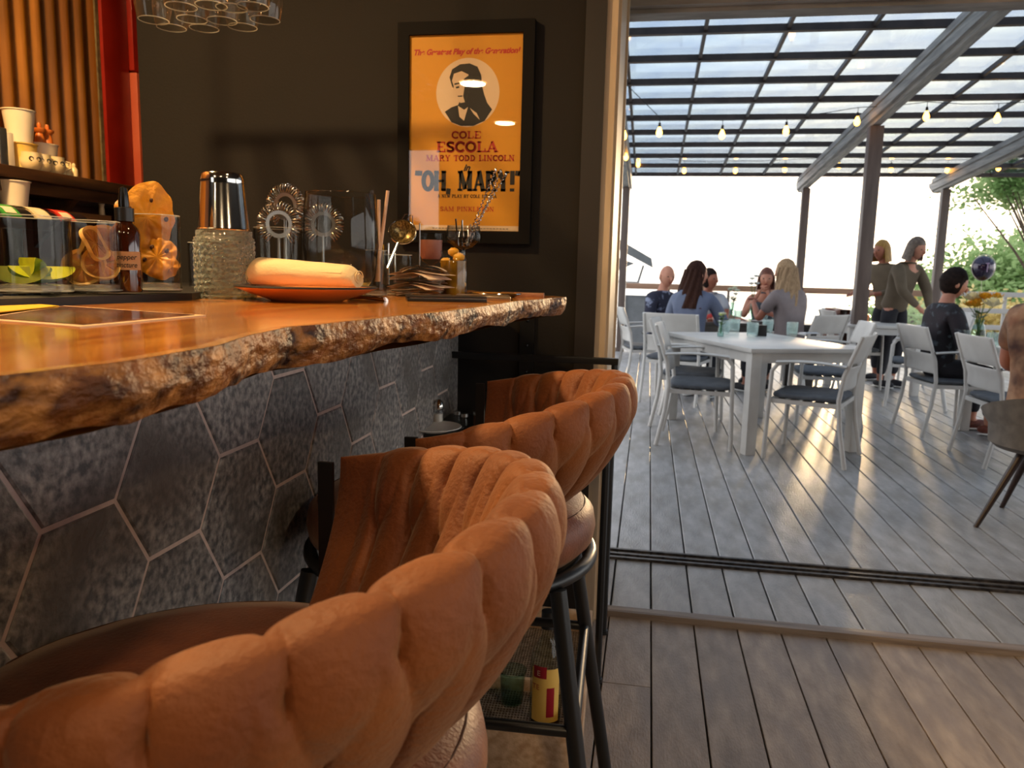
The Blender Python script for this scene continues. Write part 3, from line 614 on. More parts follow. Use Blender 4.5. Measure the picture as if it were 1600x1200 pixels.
for j in range(60):
    y = -TLn+.02+(j+.5)*(2*TLn-.04)/60; m.tube([(-TW+.012, y, .042), (TW-.012, y, .042)], .0016, 4, caps=False)
tag(m.build('woven_mesh', mat('woven wire', '#8a7a6c', '#bba996', rough=.4, scale=50), ty, weld=False), kind='stuff')
MB().bx(-TW+.0095, TW-.0095, -TLn+.02, TLn-.02, .034, .0385).build('base_board', mat('tray base', '#5d4b3e', rough=.8), ty, smooth=False)
bp = at(851, 1132, z=.045)
bt = thing('liquor_bottle', (bp.x, bp.y, .045), 'clear bottle with yellow and red label and black cap in the tray', 'bottle', rz=rad(-60))
R_ = .040
MB().lathe([(0, 0), (R_, 0), (R_+.001, .01), (R_+.001, .19), (R_-.004, .21), (.022, .235), (.015, .25), (.0145, .29)], n=36).build('glass_body', glass('bottle glass', (.90, .93, .86)), bt)
MB().lathe([(0, .003), (R_-.003, .003), (R_-.003, .045), (0, .045)], n=36).build('liquor', mat('dark red liquor', '#2c0a06', rough=.1), bt)
def wrap(a0, a1, z0, z1, r, n=16): return MB().grid(n, 2, lambda u, v: (r*cos(rad(a0+(a1-a0)*u)), r*sin(rad(a0+(a1-a0)*u)), z0+(z1-z0)*v))
wrap(-80, 30, .03, .175, R_+.0016).build('yellow_label', mat('yellow label', '#e3b64a', '#ecc870', rough=.6, scale=6), bt, weld=False)
wrap(-20, 8, .045, .125, R_+.0022).build('red_label', mat('crimson label', '#9c1626', rough=.5), bt, weld=False)
wrap(-72, -22, .15, .182, R_+.0022).build('red_label', MATS['crimson label'], bt, weld=False)
for k, (zz, aa) in enumerate(((.163, -50), (.125, -60))):
    text_mesh(('E', 'TE')[k], .02, MC if k == 0 else MATS['crimson label'], bt, 'lettering', ((R_+.003)*cos(rad(aa)), (R_+.003)*sin(rad(aa)), zz-.006), rot=(pi/2, 0, rad(aa+90)))
MB().lathe([(.0155, .27), (.017, .27), (.017, .315), (0, .316)], n=20).build('cap', M_BLACK, bt)
q = at(800, 1095, z=.046); t = thing('green_tumbler', (q.x, q.y, .046), 'pale green glass tumbler beside the bottle in the tray', 'glass'); MB().lathe(cup_prof(.03, .036, .09, .002), n=24).build('glass_body', M_GLA, t)

# ------------------------------------------------------------ on the bar
def on(px, py, z=BZ): q = at(px, py, z=z); return q, mpp(q)
t = thing('bar_mat', (-1.13, 1.3, BZ), 'long black ribbed rubber mat along the back of the bar', 'bar mat')
poly = [(-.93, .70), (-.905, .98), (-.86, 1.36), (-1.0, 1.75), (-1.2, 2.3), (-1.33, 2.3), (-1.33, .70)]
MB().prism([(x+1.13, y-1.3) for x, y in poly], .0, .013).build('rubber_base', mat('black rubber', '#111010', '#1a1816', rough=.55, scale=30), t, smooth=False)
m = MB(); [m.bx(-.17, .16, -.55+.03*k, -.535+.03*k, .013, .0165) for k in range(19)]; tag(m.build('rib', MATS['black rubber'], t, smooth=False), kind='stuff')
MZ = BZ+.0168
M_BASE = glass('glass base', (.97, .97, .94), refl=1.0, milk=.20, bump=.5, bscale=70)  # milky white paints the bright highlights of thick glass bases
M_RIM = glass('glass rim', (.95, .95, .92), refl=1.0, milk=.30)  # milky white paints bright edge highlights onto rims and foot rings
M_GLT = glass('rocks glass', (.94, .94, .92), refl=.5)
def rocks(px, pyb, wpx, hpx, label, name='rocks_glass', m_=None, cat='glass', group=None, z=MZ, flare=1.0, Y=None):
    q, s = on(px, pyb-2, z)
    if Y: q = at(px, 440, y=Y); q.z = z; s = mpp(q)
    r = wpx/2*s; h = hpx*s
    t = thing(name, (q.x, q.y, z), label, cat, group=group)
    MB().lathe([(0, 0), (r*.93, 0), (r*.98, h*.03), (r*.96, h*.15), (r*flare, h), (r*flare-.0018, h), (r*.95-.003, h*.17), (r*.8, h*.13), (0, h*.12)], n=48).build('glass_body', m_ or M_GLT, t)
    MB().tube([((r*flare-.001)*cos(2*pi*i/48), (r*flare-.001)*sin(2*pi*i/48), h) for i in range(48)], .0010, 6, closed=True).build('rim', M_RIM, t); MB().lathe([(0, h*.015), (r*.88, h*.02), (r*.9, h*.10), (r*.7, h*.115), (0, h*.10)], n=40).build('thick_base', M_BASE, t); MB().tube([(r*.96*cos(2*pi*i/48), r*.96*sin(2*pi*i/48), h*.03) for i in range(48)], .0016, 6, closed=True).build('foot_ring', M_RIM, t)
    return t, r, h, s
G1, r1, h1, s1 = rocks(56, 459, 108, 116, 'wide rocks glass holding lime wedges at the left end of the bar mat')
G2, r2, h2, s2 = rocks(149, 458, 80, 108, 'rocks glass packed with dried citrus wheels beside the dropper bottle')
G3, r3, h3, s3 = rocks(249, 457, 68, 116, 'rocks glass of dried pineapple right of the dropper bottle')
M_LIME = mat('lime flesh', '#b9c41c', '#d6d62e', rough=.4, scale=30); M_LSK = mat('lime skin', '#6f9a18', rough=.4)
def wedge(p, r, rz, rx, label, i):
    t = thing('lime_wedge', p, label, 'lime', rz=rz, group='lime wedges in the glass'); t.rotation_euler.x = rx
    m = MB(); 
    def sh(u, v): a = pi*u; rr = r*(1 if v > .5 else .93); w_ = (v*2-1)*r*.28*sin(pi*u)**.6; return (r*1.1*cos(a), w_, -r*.55*sin(a)+r*.56)
    m.grid(16, 2, lambda u, v: sh(u, v)); m.build('peel', M_LSK, t, weld=False)
    for sg in (-1, 1): MB().grid(16, 5, lambda u, v: (r*1.1*cos(pi*u), sg*r*.28*sin(pi*u)**.6*v, (-r*.55*sin(pi*u))*v+r*.56)).build('flesh', M_LIME, t, weld=False)
for i, (dx, dy, dz, rz, rx) in enumerate(((-.01, -.012, .018, 10, 20), (.012, .006, .018, 60, -14), (-.012, .018, .018, -30, 10), (.008, -.004, .034, -35, 30))):
    wedge((G1.location.x+dx, G1.location.y+dy, MZ+dz), r1*.80, rad(rz), rad(rx), ['yellow-green lime wedge lying lowest at the front of the glass', 'yellow-green lime wedge lying to the right in the glass', 'yellow-green lime wedge behind the others in the glass', 'yellow-green lime wedge tilted on top of the others'][i], i)
M_CIT = mat('dried citrus', '#8a4c10', '#c88a34', rough=.55, scale=30, bump=.3, bscale=60); M_RIND = mat('dried rind', '#c98e38', '#e2b668', rough=.6, scale=20)
M_SEG = mat('dried segment', '#8a4a10', '#b56e22', rough=.45, scale=40)
def wheel(p, r, rot, label):
    t = thing('dried_citrus_wheel', p, label, 'citrus slice', group='dried citrus wheels'); t.rotation_euler = rot
    wv = lambda x, y: .10*r*sin(3*atan2(y, x)+r*900)*(x*x+y*y)/r/r
    m = MB(); m.grid(36, 4, lambda u, v: (lambda a: (lambda x, y: (x, y, wv(x, y)+(.0035 if v in (0, 1) else (-.0035 if v > .5 else .0035))*(0 if v in (0, 1) else 1)))(r*(.84 if v < .1 or v > .9 else 1.0)*cos(a), r*(.84 if v < .1 or v > .9 else 1.0)*sin(a)))(2*pi*u), cu=True, cv=True); m.build('rind', M_RIND, t, weld=False)
    MB().grid(36, 5, lambda u, v: (r*.85*v*cos(2*pi*u), r*.85*v*sin(2*pi*u), wv(r*.85*v*cos(2*pi*u), r*.85*v*sin(2*pi*u))), cu=True).build('pulp', M_CIT, t, weld=False)
    for k in range(8):
        a = 2*pi*k/8; pts = []
        for (rr, da) in ((.16, 0), (.5, -.26), (.76, -.28), (.80, 0), (.76, .28), (.5, .26)): x, y = r*rr*cos(a+da), r*rr*sin(a+da); pts.append((x, y, wv(x, y)+.0012))
        MB().add(pts+[(x, y, z-.0024) for x, y, z in pts], [tuple(range(6)), tuple(range(6, 12))[::-1]]+[(i, (i+1) % 6, 6+(i+1) % 6, 6+i) for i in range(6)]).build('segment', M_SEG, t, smooth=False)
gx, gy = G2.location.x, G2.location.y
for i, (dx, dy, dz, ro, sc) in enumerate(((-.008, -.016, .042, (75, 10, 20), .60), (.014, .0, .048, (60, -30, 60), .55), (-.01, .016, .045, (80, 20, -30), .6), (.012, -.01, .082, (62, 35, 80), .55), (-.014, .004, .085, (70, -20, -60), .5), (.006, .02, .088, (80, 0, 40), .5))):
    wheel((gx+dx, gy+dy, MZ+dz), r2*1.25*sc, tuple(rad(a) for a in ro), ['dried citrus wheel facing the viewer low in the packed glass', 'dried citrus wheel leaning right in the packed glass', 'dried citrus wheel at the back of the packed glass', 'dried citrus wheel sticking up at the right of the glass', 'dried citrus wheel standing up at the left of the glass', 'dried citrus wheel on top at the back of the glass'][i])
M_PINE = mat('dried pineapple', '#e8960a', '#f6b022', rough=.5, scale=14, bump=.5, bscale=40, c3='#a85c0c', s3=16)
gx, gy = G3.location.x, G3.location.y
for i, (dx, dy, dz, R0, ro) in enumerate(((-.018, .0, .135, .052, (84, 6, 28)), (.004, -.008, .062, .034, (70, 20, 10)), (-.006, .012, .055, .034, (60, -30, 50)))):
    t = thing('dried_pineapple_slice', (gx+dx, gy+dy, MZ+dz), ['large yellow dried pineapple slice standing out of the glass', 'crinkled orange pineapple slice low at the front of the glass', 'crinkled orange pineapple slice low at the back of the glass'][i], 'pineapple slice', group='dried pineapple slices'); t.rotation_euler = tuple(rad(a) for a in ro)
    def pf(u, v, R0=R0, sd=i): a = 2*pi*u; k = 1+.025*cos(9*a)+.22*mnoise(V((cos(a)*1.5, sin(a)*1.5, sd))); vv = v if v <= .5 else 1-v; r = R0*k*min(1, vv*2.1); z = .006*mnoise(V((r*cos(a)*40, r*sin(a)*40, sd)))+.0015*sin(11*a)*vv*2+(.0022 if v < .5 else -.0022)*(0 if vv > .45 else 1); return (r*cos(a), r*sin(a)*1.12, z)
    MB().grid(66, 15, pf, cu=True).build('slice_body', M_PINE, t, weld=False)
    for k in range(3): a = 1.4*k+i; MB().ell((R0*.62*cos(a), R0*.6*sin(a), .003), (.004, .005, .0035), 8, 6).build('brown_eye', mat('brown eye', '#4a220a', rough=.7), t)
# dropper bottle
q, s = on(200, 456, MZ); r = 21*s; t = thing('dropper_bottle', (q.x, q.y, MZ), 'amber glass dropper bottle with handwritten paper label', 'dropper bottle', rz=rad(0))
MB().lathe([(0, 0), (r, 0), (r*1.02, r*.1), (r*1.02, 88*s), (r*.9, 98*s), (r*.55, 106*s), (r*.5, 112*s)], n=36).build('glass_body', mat('amber glass', '#2e1206', '#45200c', rough=.06, scale=8, coat=1), t)
MB().lathe([(r*.5, 108*s), (r*.66, 108*s), (r*.66, 128*s), (r*.4, 129*s), (0, 129*s)], n=28).build('cap', M_BLACK, t)
MB().lathe([(r*.36, 129*s), (r*.38, 134*s), (r*.32, 150*s), (r*.28, 158*s), (0, 161*s)], n=20).build('rubber_bulb', mat('black rubber bulb', '#0c0b0b', rough=.25), t)
wrap(-150, 10, 34*s, 62*s, r*1.035, 24).build('paper_label', mat('tan paper label', '#b08a62', rough=.8), t, weld=False)
va = math.degrees(atan2(-q.y, -q.x))
for k, (w_, zz) in enumerate((('pepper', 50*s), ('tincture', 38*s))): text_mesh(w_, 11*s, MK, t, 'lettering', (r*1.06*cos(rad(va)), r*1.06*sin(rad(va)), zz), shear=.2, rot=(pi/2, 0, rad(va+90)), offset=.0001, w_=r*1.35)
# pressed tumbler with steel tins upside down on it
q, s = on(353, 466); t = thing('pressed_glass_jar', (q.x, q.y, BZ), 'thick pressed greenish glass jar with patterned sides in front of strainers', 'glass jar'); r = 44*s; h = 103*s
def jar(u, v): 
    a = 2*pi*u; z = v*h; rr = r*(1.0 if .05 < v < .9 else (1.06 if v <= .05 else .94))
    rr += r*.045*(1 if .08 < v < .86 else 0)*abs(sin(a*11+(.5*pi if int(v*11) % 2 else 0)))*abs(sin(v*11*pi)); return (rr*cos(a), rr*sin(a), z)
MB().grid(220, 90, jar, cu=True).build('pressed_wall', glass('pressed glass', (.88, .94, .88), refl=1.0, bump=1.0, bscale=120, rough=.04, facing=.5, milk=.22), t)
MB().lathe([(0, .0), (r*.98, 0), (r*.98, h*.06), (0, h*.07)], n=36).build('base', M_GLA, t); jx, jy = q.x, q.y; jtop = BZ+h
tz = jtop+.0005
t = thing('shaker_tin', (q.x, q.y, tz), 'upturned steel cocktail tin standing on the patterned glass jar', 'shaker tin'); h = 86*s
MB().lathe([(38*s, 0), (37.5*s, h*.02), (32*s, h*.80), (31.4*s, h*.86), (31.8*s, h*.88), (30*s, h*.97), (28*s, h), (20*s, h*.985), (0, h*.98)], n=48).build('tin_body', M_CHROME, t)
MB().lathe([(39*s, 0), (39.5*s, .002), (38.5*s, .004)], n=48, close=True).build('rim', M_CHROME, t)
rocks(309, 440, 26, 76, 'narrow tumbler half hidden behind the patterned glass jar', z=BZ, Y=1.75)
# strainers in a glass
T2, rS, hS, sS = rocks(436, 444, 74, 96, 'clear mixing glass holding coil strainers behind the napkin', name='mixing_glass', z=BZ, Y=2.0)
def strainer(p, r, rot, label):
    t = thing('coil_strainer', p, label, 'cocktail strainer', group='coil strainers in the mixing glass'); t.rotation_euler = rot
    MB().lathe([(r*.46, 0), (r*.66, 0), (r*.66, .0022), (r*.46, .0022)], n=36, close=True).build('plate', M_STEEL, t)
    MB().tube([(r*.84*cos(a)+r*.20*cos(a)*cos(42*a), r*.84*sin(a)+r*.20*sin(a)*cos(42*a), .001+r*.14*sin(42*a)) for a in [rad(-150)+rad(300)*i/900 for i in range(901)]], .0017, 5).build('coil_spring', M_STEEL, t, weld=False)
    MB().tube([(-r*.6, .0, .002), (-r*1.1, 0, .003), (-r*3.1, 0, .006)], [.004, .004, .006], 8, flat=.5).build('handle', M_STEEL, t)
    for a in (70, -70): MB().ell((r*.86*cos(rad(a)), r*.98*sin(rad(a)), .001), (.007, .007, .002), 10, 6).build('prong', M_STEEL, t)
for i, (px, py, yy, rp, ro) in enumerate(((436, 350, 0, 33, (75, -80, 0)), (446, 322, .02, 33, (70, -78, 12)), (505, 350, .04, 30, (72, -80, -12)))):
    q = T2.location.copy(); qq = at(px, py, y=q.y+yy); strainer(tuple(qq), rp*mpp(qq), (rad(90), rad(-90), rad([8, -8, 14][i])), ['front coil-edged strainer in the mixing glass', 'rear coil-edged strainer standing highest above the mixing glass', 'coil-edged strainer seen through the large empty vase'][i])
# large vase
q = at(533, 440, y=1.72); q.z = BZ; s = mpp(q); t = thing('glass_vase', (q.x, q.y, BZ), 'tall wide clear glass vase with a banknote in it', 'vase'); h = 157*s
MB().lathe([(0, 0), (34*s, 0), (38*s, h*.03), (52*s, h*.22), (58*s, h*.5), (56*s, h*.8), (53*s, h), (52*s, h), (55*s, h*.8), (57*s, h*.5), (50*s, h*.22), (36*s, h*.06), (0, h*.05)], n=64).build('glass_wall', glass('vase glass', (.96, .965, .955), refl=.5, facing=.3), t)
MB().tube([(53*s*cos(2*pi*i/64), 53*s*sin(2*pi*i/64), h) for i in range(64)], .0012, 6, closed=True).build('rim', M_GLT, t); vb = V((q.x, q.y, BZ))
M_BILL = mat('folded banknote', '#b89a4a', '#d8c27a', rough=.7, scale=60, c3='#8f8a52', s3=30)
for k, (dx, dy, z0, ro, wd) in enumerate(((-.005, -.02, .03, (30, -14, 0), .085), (.03, .0, .03, (60, 30, 50), .06))):
    t = thing('banknote', (vb.x+dx, vb.y+dy, BZ+z0), ['crumpled yellow-green banknote leaning inside the vase', 'second banknote curled against the right side of the vase'][k], 'banknote', group='banknotes in the vase'); t.rotation_euler = tuple(rad(a) for a in ro)
    MB().grid(20, 8, lambda u, v: (wd*(u-.5), .03*(v-.5)+.006*sin(6*u), .012*sin(5*u+2*v)+.006*v+.012)).build('paper', M_BILL, t, weld=False)
    MB().tube([(wd*.25+.006*cos(a), .006*sin(a)+.002, .031+.002) for a in [2*pi*i/14 for i in range(14)]], .0007, 4, closed=True).build('printed_ring', mat('dark print', '#4a4a28', rough=.8), t)
# straws standing behind/right of vase
M_STR = mat('waxed paper straw', '#d8b090', '#e8c8aa', rough=.5, scale=30); sg = rocks(588, 452, 34, 70, 'narrow tumbler of straws right of the vase', name='straw_glass', z=BZ, Y=1.85)[0]
for i, (x0, y0, x1, y1, c) in enumerate(((586, 445, 581, 297, 0), (589, 445, 584, 306, 0), (592, 440, 592, 312, 1), (588, 440, 606, 298, 1), (585, 446, 578, 300, 0))):
    a = at(x0, y0, y=sg.location.y); b = at(x1, y1, y=sg.location.y+.01*i-.02); t = thing('drinking_straw', tuple(a), ['clear straw leaning left in the straw glass', 'second clear straw beside the vase rim', 'pinkish paper straw, upright', 'pinkish paper straw leaning right, tallest', 'clear straw touching the vase'][i], 'straw', group='straws beside the vase')
    MB().tube([(0, 0, 0), tuple(b-a)], .0042, 10).build('tube', M_STR if c else glass('straw plastic', (.8, .8, .78)), t)
# plate and rolled napkin
q, s = on(480, 470); t = thing('terracotta_plate', (q.x, q.y, BZ), 'orange terracotta plate with thin black rim in front of the vase', 'plate'); R_ = 108*s; rn = R_
MB().lathe([(0, 0), (R_*.5, 0), (R_*.56, .004), (R_*.78, .014), (R_, .0265), (R_, .028), (R_*.95, .0275), (R_*.6, .012), (0, .010)], n=72).build('dish', mat('terracotta glaze', '#cf7636', '#dc8644', rough=.3, scale=6, coat=.4), t)
MB().tube([((R_-.001)*cos(2*pi*i/72), (R_-.001)*sin(2*pi*i/72), .0285) for i in range(72)], .0022, 6, closed=True).build('rim_band', MK, t)
L = 186*s; na = at(472, 430, y=q.y)
t = thing('rolled_napkin', (q.x-.004, q.y-.005, BZ+.0295), 'cream cloth napkin roll lying across the terracotta plate', 'napkin', rz=YAW*-1*0+rad(-6))
def nap(u, v):
    x = (u-.5)*L; a = 2*pi*v; e = min(u, 1-u)
    ry = .030*(1-.28*max(0, (.12-e)/.12)**2); rzz = (.0285-.007*u)*(1-.35*max(0, (.10-e)/.10)**2)
    f = 1+.035*mnoise(V((x*22, cos(a)*1.2, sin(a)*1.2)))+.05*max(0, sin(7*(v+.25*u)*pi*2))*.3
    return (x, ry*cos(a)*f, max(.0005, rzz+rzz*sin(a)*f))
m = MB(); m.grid(90, 48, nap, cv=True); m.f.append(tuple(range(48))[::-1]); m.f.append(tuple(range(89*48, 90*48)))
m.build('cloth_roll', mat('cream napkin cloth', '#e4c894', '#efd8a8', rough=.85, scale=5, bump=.15, bscale=200, sheen=.2), t, ang=80)
MB().grid(60, 10, lambda u, v: (-.02+u*(L*.5-.002)*1.0, -.0312*cos(rad(20+50*v)), .0235-.005*(u*.5+.5)+.0268*sin(rad(20+50*v))*(1-.12*u)+.0012 if v*1.0 < .2+.8*u else .0235-.005*(u*.5+.5)+.0268*sin(rad(20+50*(.2+.8*u)))*(1-.12*u)+.0008)).build('cloth_fold', MATS['cream napkin cloth'], t, weld=False)
MB().tube([(L/2+.0015, (.018-.0022*i/6)*cos(i*.35), .0195+(.0145-.0018*i/6)*sin(i*.35)) for i in range(40)], .0011, 5).build('spiral_edge', MATS['cream napkin cloth'], t)
# receipts on a spike
q, s = on(655, 463); t = thing('receipt_spike', (q.x, q.y, BZ), 'thin steel receipt spike rising through the paper pile', 'receipt spike'); MB().tube([(0, 0, .0), (0, 0, 112*s)], .0016, 8).lathe([(0, 0), (.035, 0), (.035, .003), (0, .003)], n=24).build('spike', M_STEEL, t)
sq_ = V((q.x, q.y, BZ)); random.seed(5)
M_PAP = mat('receipt paper', '#ecd2b8', '#f6e2cc', rough=.8, scale=8)
for i in range(15):
    Lx, Ly = random.uniform(.11, .155), random.uniform(.06, .085); az = rad(random.uniform(-30, 35)); z0 = .004+i*.0042; cv = random.uniform(.005, .016)*(.3+i/15); tl = random.uniform(-.1, .12)
    t = thing('receipt', (sq_.x+random.uniform(-.012, .014), sq_.y-.002, BZ+z0), 'curled cream paper receipt, '+['lowest', 'second from the bottom', 'third from the bottom', 'fourth from the bottom', 'fifth from the bottom', 'sixth from the bottom', 'seventh from the bottom', 'in the middle', 'just above the middle', 'sixth from the top', 'fifth from the top', 'fourth from the top', 'third from the top', 'second from the top', 'topmost'][i]+' of the speared pile', 'receipt', rz=az, group='receipts piled on the spike')
    MB().grid(14, 5, lambda u, v: (Lx*(u-.5), Ly*(v-.5), cv*(1-(2*u-1)**2)*.9+tl*.012*(u-.5)+.002*sin(7*u+i))).grid(14, 5, lambda u, v: (Lx*(u-.5), Ly*(v-.5), cv*(1-(2*u-1)**2)*.9+tl*.012*(u-.5)+.002*sin(7*u+i)-.0007)).build('paper_sheet', M_PAP, t, weld=False)
# metal tools in small cup, fine mesh strainer, pink drink, coupe, jar, spoons
tg = rocks(622, 446, 44, 62, 'short clear tumbler of bar tools behind the receipts', name='tool_glass', z=BZ, Y=1.95)[0]
for i, (x, y0, y1) in enumerate(((598, 444, 382), (606, 444, 380), (616, 442, 395))):
    a = at(x, y0, y=tg.location.y); b = at(x, y1, y=tg.location.y); t = thing('steel_jigger', tuple(a), ['slim gold and steel bar tool left of the mesh strainer', 'slim steel bar tool, middle of three', 'slim steel bar tool under the mesh strainer'][i], 'bar tool', group='slim bar tools'); MB().tube([(0, 0, 0), tuple(b-a)], .0045, 10).build('shaft', mat('brass', '#b88a35', rough=.25, metal=1) if i == 0 else M_CHROME, t)
qq = at(629, 362, y=tg.location.y); r = 21*mpp(qq); t = thing('mesh_strainer', tuple(qq), 'round fine mesh strainer propped on the tool glass', 'strainer'); t.rotation_euler = (rad(62), rad(18), rad(10))
MB().lathe([(0, -r*.75), (r*.45, -r*.65), (r*.8, -r*.35), (r*.97, 0), (r*.95, 0), (r*.78, -r*.34), (r*.43, -r*.62), (0, -r*.72)], n=32).build('mesh_bowl', mat('wire mesh', '#5e4c30', '#a08a58', rough=.35, metal=.7, scale=220, contrast=(.45, .55)), t)
MB().tube([(r*cos(2*pi*i/40), r*sin(2*pi*i/40), 0) for i in range(40)], .002, 8, closed=True).build('hoop', M_CHROME, t); MB().tube([(0, -r, 0), (0, -r*3.2, -.004)], .0028, 8).build('handle', M_CHROME, t)
for k in range(2): MB().tube([(-r*.4+.012*k, r*.9, 0), (-r*.3+.012*k, r*1.4, .004), (-.1*r+.012*k, r*1.55, .0), (0.1*r+.012*k, r*.95, 0)], .0012, 6).build('hook', M_CHROME, t)
q = at(673, 440, y=2.05); q.z = BZ; s = mpp(q); t = thing('pink_cordial_glass', (q.x, q.y, BZ), 'stemmed glass of dusty pink liquid left of the spoon glass', 'glass')
MB().lathe([(0, 0), (14*s, 0), (13*s, .003), (2.5*s, 6*s), (2.5*s, 44*s), (15*s, 54*s), (18*s, 60*s), (19*s, 94*s)], n=32).build('glass_body', M_GLT, t); MB().lathe([(0, 55*s), (14*s, 55*s), (17*s, 60*s), (17.5*s, 84*s), (0, 84*s)], n=32).build('pink_liquid', mat('dusty pink', '#b07064', '#c08a7c', rough=.5, scale=12), t)
q = at(708, 440, y=1.98); q.z = BZ; s = mpp(q); t = thing('preserve_jar', (q.x, q.y, BZ), 'clear jar of yellow peel behind the receipt pile', 'jar')
MB().lathe([(0, 0), (21*s, 0), (22*s, 4*s), (22*s, 56*s), (19*s, 62*s), (20*s, 70*s)], n=32).build('glass_body', M_GL, t); MB().lathe([(0, 2*s), (19*s, 2*s), (20*s, 30*s), (20*s, 55*s), (0, 56*s)], n=24).build('brine', mat('golden brine', '#6a4a14', '#a87818', rough=.15, scale=20), t)
for i in range(7): a = i*2.4; MB().ell((12*s*cos(a), 12*s*sin(a), (20+8*i)*s), (9*s, 6*s, 7*s), 10, 8, fn=lambda d: 1+.4*mnoise(d*3+V((i, 0, 0)))).build('peel', mat('yellow peel', '#e09a18', '#f0b63a', rough=.5, scale=20), t)
q = at(724, 440, y=2.12); q.z = BZ; s = mpp(q); cq = at(724, 390, y=q.y); t = thing('coupe_glass', (cq.x, q.y, BZ), 'stemmed coupe glass holding twisted bar spoons by the poster', 'glass')
zc = cq.z-BZ; MB().lathe([(0, 0), (18*s, 0), (17*s, .003), (2.5*s, .006), (2.5*s, zc), (14*s, zc+3*s), (27*s, zc+13*s), (28*s, zc+20*s), (25*s, zc+36*s), (24*s, zc+36*s), (27*s, zc+19*s), (14*s, zc+5*s), (0, zc+3*s)], n=48).build('glass_body', M_GLT, t)
for i, (x0, y0, x1, y1) in enumerate(((728, 382, 774, 266), (733, 384, 782, 268), (724, 384, 790, 272), (716, 384, 712, 342), (722, 384, 722, 344), (730, 384, 735, 350))):
    yy = q.y+(.008*(i % 3)-.008); a = at(x0, y0, y=yy); b = at(x1, y1, y=yy); d = b-a; L = d.length; e1 = d.normalized(); e2 = e1.orthogonal().normalized(); e3 = e1.cross(e2)
    t = thing('twisted_bar_spoon', tuple(a), ['twisted steel bar spoon, leftmost of the three long ones', 'twisted steel bar spoon, middle of the three long ones', 'twisted steel bar spoon, rightmost of the three long ones', 'short steel pick standing at the left of the coupe', 'short steel pick, middle of three in the coupe', 'short steel pick beside the long spoons'][i], 'bar spoon', group='bar spoons in the coupe')
    if i < 3: MB().tube([tuple(e1*L*k/220+(e2*cos(k*.55)+e3*sin(k*.55))*.0022) for k in range(221)], .0016, 6).build('twisted_shaft', M_CHROME, t, weld=False); MB().ell(tuple(e1*L), (.004, .004, .006), 10, 8).build('tip', M_CHROME, t)
    else: MB().tube([(0, 0, 0), tuple(d)], .0022, 8).build('shaft', M_CHROME, t)
# flat things at the far end
q, s = on(722, 470); t = thing('check_presenter', (-.44, 1.66, BZ), 'slim black bill folder beside the receipts on the bar', 'bill folder', rz=rad(20)); MB().bx(-.085, .085, -.05, .05, 0, .007).bx(-.085, .085, -.05, .05, .0085, .0125).build('cover', M_BLACK, t, bevel=.001); MB().bx(-.08, .083, -.046, .046, .0071, .0084).build('paper_slip', M_PAP, t, smooth=False)
t = thing('steel_tip_tray', (-.40, 1.84, BZ), 'low brushed steel tray near the far bar end', 'tray', rz=rad(12)); MB().bx(-.06, .07, -.075, .075, 0, .010).build('tray_body', mat('warm brushed steel', '#c8ad88', '#8f8578', rough=.3, metal=.8, scale=12), t, bevel=.002)
t = thing('steel_dish', (-.40, 2.02, BZ), 'shallow polished oval dish beyond the steel tray', 'dish', rz=rad(12)); MB().lathe([(0, 0), (.05, 0), (.07, .009), (.069, .011), (.05, .003), (0, .003)], n=32).build('dish_body', M_CHROME, t)
t = thing('wooden_menu_block', (-.335, 2.13, BZ), 'thin copper-brown block at the very end of the bar', 'block', rz=rad(6)); MB().bx(-.07, .05, -.025, .025, 0, .011).build('block_body', mat('copper brown', '#9c6a4a', '#b98463', rough=.35, metal=.4, scale=20), t, bevel=.002)
q, s = on(612, 470); t = thing('steel_tongs', (-.60, 1.60, BZ), 'flat steel tongs lying between plate and receipts', 'tongs', rz=rad(-35)); MB().tube([(-.07, -.008, .004), (0, -.010, .006), (.07, -.002, .004)], .003, 8, flat=2).build('arm', M_CHROME, t); MB().tube([(-.07, .010, .004), (0, .012, .006), (.07, .002, .004)], .003, 8, flat=2).build('arm', M_CHROME, t)
# menus at left
t = thing('menu_sheet', (0, 0, BZ+.001), 'glossy reddish-brown menu sheet lying at the left on the bar', 'menu')
c4 = [at(-40, 500, z=BZ), at(125, 512.5, z=BZ), at(322, 494, z=BZ), at(100, 479, z=BZ)]; cen = sum(c4, V())/4; t.location = (cen.x, cen.y, BZ)
MB().prism([(p_.x-cen.x, p_.y-cen.y) for p_ in c4], .0, .0015).build('card', mat('card edge cream', '#d8b58c', rough=.6), t, smooth=False)
MB().prism([((p_.x-cen.x)*.91, (p_.y-cen.y)*.88) for p_ in c4], .0017, .0024).build('printed_face', mat('menu print', '#7a4028', '#a8643c', rough=.2, scale=14, coat=.8, c3='#3f3020', s3=20), t, smooth=False)
c4 = [at(-60, 484, z=BZ), at(-10, 493, z=BZ), at(92, 481.5, z=BZ), at(20, 475.5, z=BZ)]; cen = sum(c4, V())/4; t = thing('yellow_card', (cen.x, cen.y, BZ+.0026), 'bright yellow card partly under the menu sheet', 'card')
MB().prism([(p_.x-cen.x, p_.y-cen.y) for p_ in c4], .0, .0012).build('card', mat('yellow card', '#e0b418', rough=.5), t, smooth=False)

